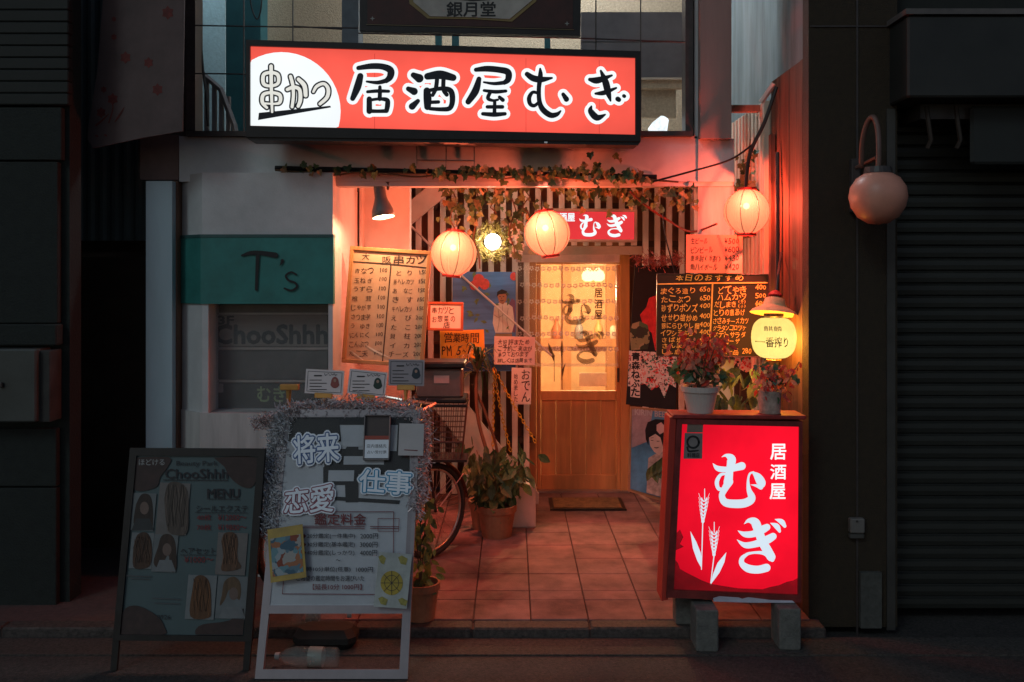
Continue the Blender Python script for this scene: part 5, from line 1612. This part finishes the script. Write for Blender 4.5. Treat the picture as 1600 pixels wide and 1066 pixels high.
m_bbox = mat('dusty brown plastic', (.16, .10, .085), .45, var=.25, scale=8)
wbox('body', (651, 577, 722, 622), 6.02, .22, m_bbox, bx, .012)
wbox('lid', (646, 566, 726, 576), 5.99, .28, m_blackm, bx, .01)
wbox('base_tray', (640, 622.6, 729, 631), 5.98, .29, m_blackm, bx, .01)
wbox('label', (678, 587, 702, 599), 6.016, .004, mat('pink label', (.55, .30, .26), .6), bx)
MB().box(W(640, 0, 6.05).x, W(730, 0, 6.05).x, 6.00, 6.24, bz0 - .02, bz0 - .005).build('basket_carrier', m_bframe, bk)

# ================================================================== yellow chain
ch = thing('yellow_chain', 'yellow plastic chain hung in loops beside the stair', 'chain', W(772, 580, 6.95))
m_yel = mat('yellow plastic', (.66, .40, .03), .4, var=.12)
def link(mb, p, t, flip):
    t = t.normalized()
    s_ = t.cross(Vector((0, 1, 0))).normalized() if not flip else Vector((0, 1, 0))
    pts = [p + t * (.018 * math.cos(a)) + s_ * (.009 * math.sin(a)) for a in [2 * math.pi * k / 10 for k in range(11)]]
    mb.tube(pts, .0034, 5, cap=False)
for path in ([(772, 578), (771, 640), (770, 700)], [(772, 578), (782, 640), (798, 706)], [(773, 578), (800, 628), (836, 690)]):
    P = catmull([tuple(W(x, y, 6.95)) for x, y in path], 14)
    P = [Vector(p) for p in P]
    mb = MB(); acc = 0; flip = False
    for a, b in zip(P, P[1:]):
        L = (b - a).length
        while acc < L:
            link(mb, a + (b - a) * (acc / L), b - a, flip); flip = not flip
            acc += .027
        acc -= L
    mb.build('chain_strand', m_yel, ch)

# ================================================================== door mat
q = [W(857, 799, 7.25), W(978, 797, 7.25), W(966, 781, 7.62), W(852, 782, 7.62)]
dm = thing('door_mat', 'brown coir doormat with dark border in front of the sliding door', 'doormat', (.55, 7.4, 0))
MB().box(.29, .87, 7.24, 7.62, .0025, .012).build('border', m_blackm, dm)
MB().box(.32, .84, 7.27, 7.59, .0125, .020).build('pile', mat('coir pile', (.22, .12, .05), .95, var=.45, scale=25, bump=.9, bscale=200), dm)

# ================================================================== sandwich boards
m_alu = mat('grey lilac aluminium', (.24, .21, .22), .4, metal=.45, var=.15, scale=6)
ft = Panel('fortune_board', 'tinsel-edged aluminium sandwich board with fortune-telling prices and cut-out words', 'sandwich board', 517, 1060, 4.36, tilt=-19)
def quad_frame(P, outer, inner, off, th, m, nm='frame_bar'):
    for a, b in ((0, 1), (1, 2), (2, 3), (3, 0)):
        P.poly(nm, [outer[a], outer[b], inner[b], inner[a]], off, th, m)
fO, fI = [(438, 640), (657, 640), (637, 1061), (398, 1061)], [(452, 652), (645, 652), (624, 1046), (411, 1046)]
quad_frame(ft, fO, fI, .0, .03, m_alu)
ft.poly('cross_bar', [(417, 946), (640, 946), (639, 959), (416, 959)], .002, .028, m_alu)
m_lilac = mat('pale print paper', (.44, .45, .48), .4, var=.14, scale=4)
ft.poly('poster', [(448, 650), (648, 650), (634, 946), (420, 946)], -.004, .006, m_lilac)
ft.poly('dark_print', [(449, 651), (647, 651), (643, 664), (448, 664)], -.002, .001, m_ink)
for pts in ([(455, 655), (530, 655), (533, 690), (450, 690)], [(508, 700), (640, 706), (640, 742), (506, 740)], [(505, 730), (560, 730), (560, 758), (505, 758)], [(508, 775), (625, 782), (624, 788), (507, 781)], [(537, 705), (548, 690), (560, 690), (560, 785), (540, 785)], [(640, 660), (622, 660), (618, 740), (632, 740)]):
    ft.poly('dark_print', pts, -.0015 + .0004 * random.random(), .0008, mat('dark poster print', (.012, .010, .010), .5, var=.3))
for a in ((536, 671, 600, 698), (537, 713, 600, 726), (513, 735, 553, 752)):
    ft.box('pale_print', a, .0005, .001, m_lilac)
ft.poly('door_film', [(446, 649), (650, 649), (637, 944), (421, 944)], .004, .002, clear_sheet('acrylic cover', .05, (.10, .10, .11), .10))
cf = crop(380, 780, 3.727)
def cfr(a): return (*cf(a[0], a[1]), *cf(a[2], a[3]))
m_rprint = mat('dark red print', (.16, .022, .025), .6)
m_kprint = mat('black print', (.022, .018, .022), .6)
mb = MB(); put_text(mb, ft, '鑑定料金', cfr((415, 85, 715, 150)), .0068, .015); put_text(mb, ft, '【延長10分 1000円】', cfr((405, 495, 690, 528)), .0068, .008)
for y in (215, 265, 312):
    cx_, cy_ = cf(355, y)
    mb.sheet([ft.loc(cx_ + dx, cy_ + dy, .0068) for dx, dy in ((-3.4, 0), (0, 3.4), (3.4, 0), (0, -3.4))], -.0068)
mb.build('red_lettering', m_rprint, ft.o, world=False)
mb = MB()
for s_, a in (('20分鑑定(一件集中)', (372, 200, 652, 232)), ('2000円', (682, 200, 785, 232)), ('30分鑑定(基本鑑定)', (372, 249, 650, 282)), ('3000円', (680, 249, 782, 282)), ('40分鑑定(しっかり)', (372, 297, 648, 330)), ('4000円', (680, 297, 780, 330)),
              ('〜', (540, 340, 566, 372)), ('時10分単位(任意)', (370, 394, 625, 426)), ('1000円', (657, 396, 755, 426)), ('ご希望の鑑定時間をお選びいた', (310, 445, 705, 478))):
    put_text(mb, ft, s_, cfr(a), .0068, .006)
mb.build('black_lettering', m_kprint, ft.o, world=False)
strokes(ft, 'ruled_frame', cf, [[(530, 74, 4), (876, 74, 4)], [(876, 74, 4), (872, 560, 4)], [(872, 556, 4), (228, 552, 4)], [(228, 552, 4), (240, 420, 4)], [(325, 157, 4), (705, 159, 4)], [(325, 167, 4), (705, 170, 4)], [(740, 159, 4), (905, 160, 4)], [(740, 170, 4), (905, 172, 4)], [(785, 112, 3), (908, 113, 3)], [(908, 113, 3), (905, 188, 3)], [(905, 188, 3), (785, 187, 3)], [(785, 187, 3), (785, 112, 3)]], .0068, m_rprint)
def cutout(s_, quad, edge, off):
    for b_, m_, o_, nm in ((.12, m_lilac2, off, 'cutout_base'), (.062, edge, off + .003, 'cutout_outline'), (.018, m_lilac2, off + .006, 'cutout_word')):
        # grow the quad with the outline so that the strokes stay registered
        vs0, _ = text_data(s_, .012)
        w0 = max(v[0] for v in vs0) - min(v[0] for v in vs0)
        h0 = max(v[1] for v in vs0) - min(v[1] for v in vs0)
        gx = gy = 0
        c0 = [sum(p[i] for p in quad) / 4 for i in (0, 1)]
        q2 = [(c0[0] + (p[0] - c0[0]) * (1 + 2 * gx), c0[1] + (p[1] - c0[1]) * (1 + 2 * gy)) for p in quad]
        mb = MB(); put_text(mb, ft, s_, q2, o_, b_)
        # a sheet of card with a little thickness
        k = len(mb.v)
        base = list(mb.v)
        mb.v += [(v[0], v[1] + .002, v[2]) for v in base]
        mb.f += [tuple(i + k for i in reversed(f)) for f in list(mb.f)]
        mb.build(nm, m_, ft.o, world=False)
m_lilac2 = mat('pale cutout card', (.74, .76, .82), .5, var=.08)
cutout('将来', [(458, 682), (528, 676), (530, 720), (460, 725)], mat('slate blue print', (.06, .11, .26), .6), .010)
cutout('恋愛', [(446, 766), (522, 756), (520, 799), (444, 803)], mat('dull pink print', (.24, .06, .09), .6), .010)
cutout('仕事', [(563, 733), (643, 739), (641, 774), (561, 768)], mat('blue print', (.015, .22, .40), .6), .010)
lbx = Panel('leaflet_holder', 'small clear leaflet box with cards clipped on the fortune board', 'leaflet holder', 588, 690, 4.70, tilt=-14)
lbx.box('back', (569, 650, 608, 717), 0, .004, mat('smoked plastic', (.06, .04, .035), .3))
lbx.box('leaflets', (570, 687, 608, 716), .02, .014, m_lilac2)
lbx.box('red_band', (569, 681, 608, 687), .022, .01, mat('red band', (.3, .05, .03), .5))
lbx.frame('holder', (568, 648, 609, 719), 1.6, .024, .026, m_rail)
mb = MB(); put_text(mb, lbx, '店内連絡先', (573, 694, 604, 700), .0205, .0); put_text(mb, lbx, '占い受付票', (574, 704, 604, 709), .0205, .0); mb.build('lettering', m_kprint, lbx.o, world=False)
qp = Panel('white_flyer', 'white flyer taped at the upper right of the fortune board', 'flyer', 642, 685, 4.68, tilt=-12, roll=1)
qp.box('sheet', (623, 662, 662, 712), 0, .002, mat('greyed paper', (.44, .40, .40), .6, var=.1))
strokes(qp, 'print_line', crop(0, 0, 1), [[(632, 703, 1.2), (652, 704, 1.2)]], .003, m_rprint)
sb = MB()
sbc = W(515, 1000, 4.80)
sb.box(sbc.x - .16, sbc.x + .15, 4.66, 4.83, -.052, .045, .035)
sbo = sb.build('weight_bag', mat('dark weight bag', (.012, .011, .010), .7, var=.5, scale=9, bump=.6, bscale=14))
tag(sbo, 'dark weight bag lying in the shadow behind the fortune board', 'bag')
# two picture cards
t1 = Panel('picture_card', 'tarot-like picture card with yellow borders at the left of the fortune board', 'card', 448, 866, 4.50, tilt=-19, roll=-9)
t1.box('card', (420, 823, 476, 907), 0, .003, mat('yellow card', (.34, .22, .04), .5, var=.3, scale=12))
t1.box('picture', (424, 838, 472, 898), .002, .002, patches('picture print', [(.10, .16, .20), (.26, .30, .32), (.20, .05, .03), (.12, .22, .25), (.30, .28, .26), (.05, .10, .14), (.30, .12, .06)], 30))
t2 = Panel('wheel_card', 'pale card with a yellow wheel at the right of the fortune board', 'card', 612, 908, 4.46, tilt=-19, roll=4)
t2.box('card', (588, 864, 640, 950), 0, .003, mat('pale blue card', (.32, .33, .31), .5, var=.25, scale=12))
wheelp = [(612 + 17.5 * math.cos(2 * math.pi * k / 28), 911 + 19 * math.sin(2 * math.pi * k / 28)) for k in range(28)]
t2.poly('printed_wheel', wheelp, .002, .001, mat('ochre print', (.34, .24, .03), .6))
strokes(t2, 'wheel_lines', crop(0, 0, 1), [[(612 + 11 * math.cos(t), 911 + 12 * math.sin(t), .8) for t in [2 * math.pi * k / 16 for k in range(17)]]] + [[(612, 911, .8), (612 + 17 * math.cos(a), 911 + 18.5 * math.sin(a), .8)] for a in [math.pi * k / 4 for k in range(8)]], .003, m_kprint)
for a in ((591, 867, 603, 882), (622, 868, 637, 883), (591, 932, 606, 946), (622, 934, 637, 947)):
    t2.poly('printed_corner', [(a[0], a[1] + 3), (a[0] + 6, a[1]), (a[2], a[1] + 5), (a[2] - 3, a[3]), (a[0] + 4, a[3] - 2)], .002, .001, mat('olive print', (.26, .22, .05), .6, var=.4, scale=40))

# cards on clip stands along the top of the board
m_gold = mat('brassy clip', (.55, .30, .10), .35, metal=.7, var=.2)
m_card = mat('pale lilac card', (.68, .58, .58), .5, var=.06)
for i, (a, roll_, pic, lab) in enumerate((((477, 578, 537, 616), 3, (.30, .08, .07), 'small profile card at the left on the tinsel board, with a reddish portrait'),
                                   ((544, 579, 604, 618), 6, (.03, .05, .04), 'small tilted profile card in the middle on the tinsel board, with a dark portrait'),
                                   ((607, 562, 663, 603), 1, (.035, .045, .06), 'greyish profile card at the right, standing highest above the tinsel board'))):
    P = Panel('profile_card', lab, 'card', (a[0] + a[2]) / 2, a[3], 4.84, roll=roll_, tilt=-4, group='profile cards on the tinsel board')
    P.box('card', a, 0, .003, m_card if i < 2 else mat('grey lilac card', (.34, .29, .31), .5, var=.06))
    P.frame('printed_border', (a[0] + 3, a[1] + 3, a[2] - 3, a[3] - 3), .7, .0012, .0012, m_kprint)
    w, h = a[2] - a[0], a[3] - a[1]
    cx_, cy_ = a[0] + w * .77, a[1] + h * .52
    P.poly('printed_portrait', [(cx_ + 6 * math.cos(t) * (1 + .3 * (math.sin(t) > .3)), cy_ + 9 * math.sin(t)) for t in [2 * math.pi * k / 14 for k in range(14)]], .002, .0015, mat('portrait %d' % i, pic, .6))
    P.poly('printed_face', [(cx_ + 2.2 * math.cos(t), cy_ - 3 + 2.6 * math.sin(t)) for t in [2 * math.pi * k / 10 for k in range(10)]], .0032, .001, mat('printed skin tone', (.42, .24, .18), .6))
    sl = [[(a[0] + w * .12, a[1] + h * (.42 + .13 * k), 1.1), (a[0] + w * (.55 if k % 2 else .42), a[1] + h * (.42 + .13 * k), 1.1)] for k in range(4)]
    sl += [[(a[0] + w * .5 + k * 2.6, a[1] + h * (.16 + .05 * (k % 2)), 1), (a[0] + w * .5 + k * 2.6 + 1.5, a[1] + h * (.24 - .04 * (k % 3)), .8)] for k in range(8)]
    sl += [[(a[0] + w * .24, a[1] + h * .24, 2), (a[0] + w * .42, a[1] + h * .24, 2)]]
    strokes(P, 'printed_lines', crop(0, 0, 1), sl, .002, m_kprint)
    x0, x1, z0, z1 = P.rect(a)
    xm = (x0 + x1) / 2
    MB().box(xm - .045, xm + .045, -.012, .012, z0 - .022, z0 + .006, .003).build('clip', m_gold, P.o, world=False)
    MB().tube([(xm, 0, z0 - .02), (xm, 0, z0 - .09)], [.012, .006], 6).build('clip_stem', m_gold, P.o, world=False)
ec = thing('empty_clip', 'brassy clip stand without a card at the left of the tinsel board', 'clip', W(455, 645, 4.84))
wbox('clip', (437, 601, 466, 610), 4.83, .03, m_gold, ec, .003)
MB().tube([W(451, 610, 4.84), W(451, 645, 4.84)], [.016, .006], 6).build('clip_stem', m_gold, ec)

# tinsel
def tinsel(parent, path, n, rad, L, m, d, rng, name='tinsel_strands'):
    mb = MB()
    P = [Vector(W(x, y, dd)) for x, y, dd in path]
    seg = [(b - a).length for a, b in zip(P, P[1:])]
    tot = sum(seg)
    for k in range(n):
        t = rng.uniform(0, tot)
        for a, b, s_ in zip(P, P[1:], seg):
            if t <= s_: break
            t -= s_
        p = a + (b - a) * min(1, t / s_)
        p = p + Vector((rng.gauss(0, rad), rng.gauss(0, rad * .6), rng.gauss(0, rad)))
        v = Vector((rng.uniform(-1, 1), rng.uniform(-1, .6), rng.uniform(-1, 1))).normalized() * L * rng.uniform(.5, 1.3)
        s2 = v.orthogonal().normalized() * .0024
        mb.add([p - s2, p + s2, p + v + s2, p + v - s2], [(0, 1, 2, 3)])
    o = mb.build(name, m, parent)
    return tag(o, kind='stuff')
rg = random.Random(50)
m_tin = mat('pink silver tinsel', (.62, .34, .34), .2, metal=.35, var=.75, scale=260, col2=(1, .90, .88))  # white flecks in the colour stand in for glints
m_tins = mat('silver tinsel', (.52, .40, .42), .2, metal=.35, var=.75, scale=260, col2=(1, 1, 1))  # glints painted as white flecks on the silver strands
tn = thing('tinsel_garland', 'sparkling pink and silver tinsel garland draped round the fortune board', 'tinsel', W(550, 645, 4.8))
tinsel(tn, [(440, 650, 4.76), (480, 642, 4.80), (560, 640, 4.80), (655, 645, 4.78)], 3600, .022, .032, m_tin, 0, rg)
tinsel(tn, [(655, 650, 4.78), (660, 700, 4.72), (655, 760, 4.66), (648, 800, 4.62)], 1800, .018, .03, m_tin, 0, rg)
tinsel(tn, [(442, 652, 4.76), (428, 720, 4.70), (424, 790, 4.62), (418, 830, 4.58)], 3200, .022, .032, m_tins, 0, rg)
tinsel(tn, [(398, 660, 4.74), (425, 655, 4.76)], 260, .016, .03, m_tin, 0, rg)
MB().tube(catmull([tuple(W(*p)) for p in ((418, 830, 4.6), (424, 790, 4.64), (428, 720, 4.72), (440, 648, 4.79), (480, 643, 4.82), (560, 641, 4.82), (655, 646, 4.80), (660, 700, 4.74), (655, 760, 4.68), (648, 800, 4.64))], 6), .006, 5).build('core_cord', mat('tinsel cord', (.2, .12, .12), .6), tn)
tinsel(tg, [(992, 406, 6.85), (1030, 410, 6.84), (1065, 404, 6.83)], 420, .022, .035, mat('red silver tinsel', (.55, .16, .14), .3, metal=.7, var=.7, scale=90), 0, rg)
MB().tube([W(990, 405, 6.86), W(1030, 408, 6.86), (W(1066, 403, 6.86))], .005, 5).build('core_cord', MATS['tinsel cord'], tg)

# beauty salon board
bs = Panel('beauty_board', 'black framed salon menu sandwich board at the left with hair photographs', 'sandwich board', 284, 1046, 4.45, tilt=-9, roll=2.2)
bo, bi = [(203, 700), (414, 701), (393, 1003), (176, 1001)], [(213, 712), (402, 713), (381, 994), (187, 992)]
quad_frame(bs, bo, bi, .012, .03, m_blackm)
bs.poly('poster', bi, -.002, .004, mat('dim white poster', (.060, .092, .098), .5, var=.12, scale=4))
bs.poly('leg', [(176, 1000), (186, 1000), (182, 1048), (172, 1048)], .0, .02, m_blackm)
bs.poly('leg', [(383, 1002), (393, 1002), (389, 1048), (379, 1048)], .0, .02, m_blackm)
cbz = crop(150, 620, 2.39)
def cbr(a): return (*cbz(a[0], a[1]), *cbz(a[2], a[3]))
m_brnp = mat('dark brown brush patch', (.040, .022, .020), .6, var=.4, scale=20)
for pts in ([(135, 228), (272, 226), (268, 262), (240, 300), (228, 335), (180, 352), (150, 350), (130, 330)], [(440, 228), (600, 228), (590, 330), (545, 336), (500, 300), (480, 262)], [(82, 840), (110, 790), (160, 782), (230, 820), (256, 862), (248, 890), (75, 888)], [(372, 888), (372, 870), (400, 850), (500, 835), (552, 790), (548, 890)]):
    bs.poly('brush_patch', [cbz(*p) for p in catmull(pts, 3)], .004, .001, m_brnp)
hairc = [(.030, .018, .014), (.075, .055, .045), (.050, .024, .014), (.040, .022, .016), (.085, .040, .022), (.090, .038, .016), (.095, .055, .030)]
for i, (a, hp) in enumerate((((125, 360, 220, 500), [(150, 400), (170, 365), (200, 368), (212, 410), (210, 490), (185, 470), (160, 492), (140, 470)]), ((230, 322, 345, 516), [(255, 380), (270, 325), (310, 320), (340, 350), (345, 430), (338, 510), (280, 512), (262, 470)]),
                      ((128, 508, 212, 642), [(140, 560), (155, 515), (190, 508), (208, 550), (205, 620), (185, 640), (140, 636)]), ((212, 515, 302, 655), [(232, 560), (245, 520), (275, 514), (296, 545), (300, 640), (278, 650), (270, 590), (240, 640), (215, 620)]),
                      ((450, 508, 562, 666), [(468, 540), (480, 510), (515, 508), (530, 540), (525, 600), (540, 640), (470, 650), (475, 600)]), ((338, 666, 446, 832), [(360, 720), (370, 675), (400, 668), (425, 700), (430, 790), (420, 826), (352, 820)]), ((450, 670, 562, 830), [(470, 740), (480, 690), (515, 672), (540, 700), (535, 760), (500, 720), (480, 760), (462, 780)]))):
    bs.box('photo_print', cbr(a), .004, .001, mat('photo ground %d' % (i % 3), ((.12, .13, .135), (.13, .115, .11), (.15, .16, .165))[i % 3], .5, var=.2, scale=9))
    if i in (0, 3, 6):
        cx_, cy_ = (a[0] + a[2]) / 2 + 8, (a[1] + a[3]) / 2 - 14
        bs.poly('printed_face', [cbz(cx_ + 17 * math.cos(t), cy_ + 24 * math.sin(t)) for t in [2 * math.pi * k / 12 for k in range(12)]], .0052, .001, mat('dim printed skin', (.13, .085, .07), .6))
        bs.poly('printed_clothes', [cbz(a[0] + 8, a[3] - 2), cbz(a[0] + 25, a[3] - 45), cbz(a[2] - 20, a[3] - 45), cbz(a[2] - 4, a[3] - 2)], .0052, .001, mat('dim cloth %d' % i, (.03, .03, .032) if i == 0 else (.16, .165, .17), .6))
    hp2 = catmull(hp + [hp[0]], 4)[:-1]
    bs.poly('printed_hair', [cbz(*p) for p in hp2], .0066 if i not in (0, 3, 6) else .0048, .001, mat('printed hair %d' % i, hairc[i], .6, var=.5, scale=40, streak=(1, 1, .2)))
rgh = random.Random(9)
for i, (x0h, x1h, y0h, y1h) in enumerate(((148, 204, 372, 485), (262, 338, 330, 505), (144, 202, 520, 632), (222, 294, 525, 640), (474, 526, 515, 640), (360, 424, 680, 818), (472, 532, 690, 760))):
    sl_h = []
    for k in range(11):
        x_ = x0h + (x1h - x0h) * (k + .5) / 11
        ph = rgh.uniform(0, 6)
        sl_h.append([(x_ + 4 * math.sin(ph + 1.4 * t), y0h + (y1h - y0h) * (t + (.6 if k in (0, 10) else 0)) / 5.7, rgh.uniform(1.2, 2.6)) for t in range(6)])
    if i not in (0, 3, 6):
        strokes(bs, 'printed_strands', cbz, sl_h[::2], .0082, mat('hair strand light %d' % i, tuple(min(1, v * 2.1) for v in hairc[i]), .6))
        strokes(bs, 'printed_strands', cbz, sl_h[1::2], .0082, mat('hair strand dark %d' % i, tuple(v * .45 for v in hairc[i]), .6))
mb = MB()
for s_, a, b_ in (('Beauty Park', (300, 240, 455, 263), .0), ('ChooShhh', (258, 270, 492, 306), .015), ('MENU', (416, 345, 536, 378), .03), ('シールエクステ', (374, 406, 566, 430), .01), ('ヘアセット', (316, 565, 446, 588), .01), ('8926', (228, 815, 278, 832), 0.)):
    put_text(mb, bs, s_, cbr(a), .005, b_)
mb.build('lettering', m_kprint, bs.o, world=False)
strokes(bs, 'underline', cbz, [[(252, 311, 3), (492, 312, 3)], [(414, 382, 2.4), (536, 383, 2.4)], [(370, 433, 2), (566, 434, 2)], [(314, 591, 2), (448, 592, 2)]], .0058, m_kprint)
mb = MB()
for s_, a in (('40枚', (376, 440, 430, 462)), ('¥12000〜', (455, 440, 562, 462)), ('70枚', (376, 477, 430, 499)), ('¥19800〜', (455, 477, 562, 499)), ('¥1000〜', (330, 597, 438, 620))):
    put_text(mb, bs, s_, cbr(a), .005, .01)
mb.build('red_lettering', m_rprint, bs.o, world=False)
for sl_p in ([(108, 668, 4), (205, 672, 4)], [(130, 679, 3), (200, 682, 3)], [(210, 752, 3), (315, 757, 3)], [(218, 770, 3), (312, 774, 3)]):
    strokes(bs, 'small_print', cbz, [sl_p], .005, mat('grey print', (.08, .08, .085), .6))
mb = MB(); put_text(mb, bs, 'ほどける', cbr((160, 233, 256, 256)), .0055, .01); mb.build('white_lettering', mat('pale print', (.3, .3, .3), .6), bs.o, world=False)

# bottles under the fortune board
m_pet = clear_sheet('bottle plastic', .16, (.35, .38, .36), .12)
def pet(c, label, rot):
    o = thing('water_bottle', label, 'bottle', c, rot, 'water bottles under the fortune board')
    prof = [(.0002, 0), (.040, 0), (.046, .008), (.046, .05), (.043, .055), (.046, .06), (.046, .14), (.043, .145), (.046, .15), (.046, .20), (.036, .245), (.016, .272), (.014, .282)]
    MB().lathe(prof, 20).build('body', m_pet, o, world=False, smooth=True)
    MB().lathe([(.0002, .30), (.016, .30), (.017, .278), (.014, .278)], 14).build('cap', mat('white cap', (.4, .4, .38), .5), o, world=False)
    MB().lathe([(.0462, .07), (.0466, .072), (.0466, .135), (.0462, .137)], 20).build('label_wrap', clear_sheet('bottle label', .6, (.25, .27, .24), .4), o, world=False, smooth=True)
b1 = W(457, 975, 4.88); b1.z = .046
pet(b1, 'clear plastic water bottle lying on the kerb behind the fortune board', (0, R(90), R(4)))
b2 = W(528, 1030, 4.50); b2.z = -.0135
pet(b2, 'clear plastic water bottle lying on the road under the fortune board', (0, R(-90), R(-3)))

# pale flowered banner high on the left
fb = Panel('flowered_banner', 'dim pink banner printed with red flowers hanging high on the left', 'banner', 215, 110, 5.45, yaw=-14)
m_ban = mat('dim pink cloth', (.10, .068, .066), .8, var=.25, scale=4, bump=.2, bscale=6)
fb.poly('cloth', [(170, -120), (290, -140), (285, 205), (225, 215), (145, 232), (136, 215), (152, 110)], 0, .008, m_ban)
m_fl = mat('dull red flower print', (.12, .025, .022), .8, var=.4, scale=20)
for x, y, r_ in ((176, 155, 9), (158, 176, 8), (196, 90, 9), (232, 98, 8), (178, 58, 5), (262, 20, 10), (246, 140, 9), (178, 30, 4), (162, 140, 5)):
    fb.poly('printed_flower', [(x + r_ * (1 if k % 2 else .7) * math.cos(2 * math.pi * k / 12), y + r_ * (1.1 if k % 2 else .75) * math.sin(2 * math.pi * k / 12)) for k in range(12)], .0015, .001, m_fl)
strokes(fb, 'printed_sprig', crop(0, 0, 1), [[(150, 196, 3), (160, 188, 3), (170, 178, 1)], [(180, 190, 2), (188, 178, 3), (194, 168, 1)], [(170, 192, 2), (176, 172, 2), (176, 160, 1)], [(150, 212, 3), (152, 213, 3)], [(164, 211, 3), (166, 212, 3)]], .002, m_fl)
fb.box('hanging_rod', (165, -150, 295, -142), .01, .02, m_frame)
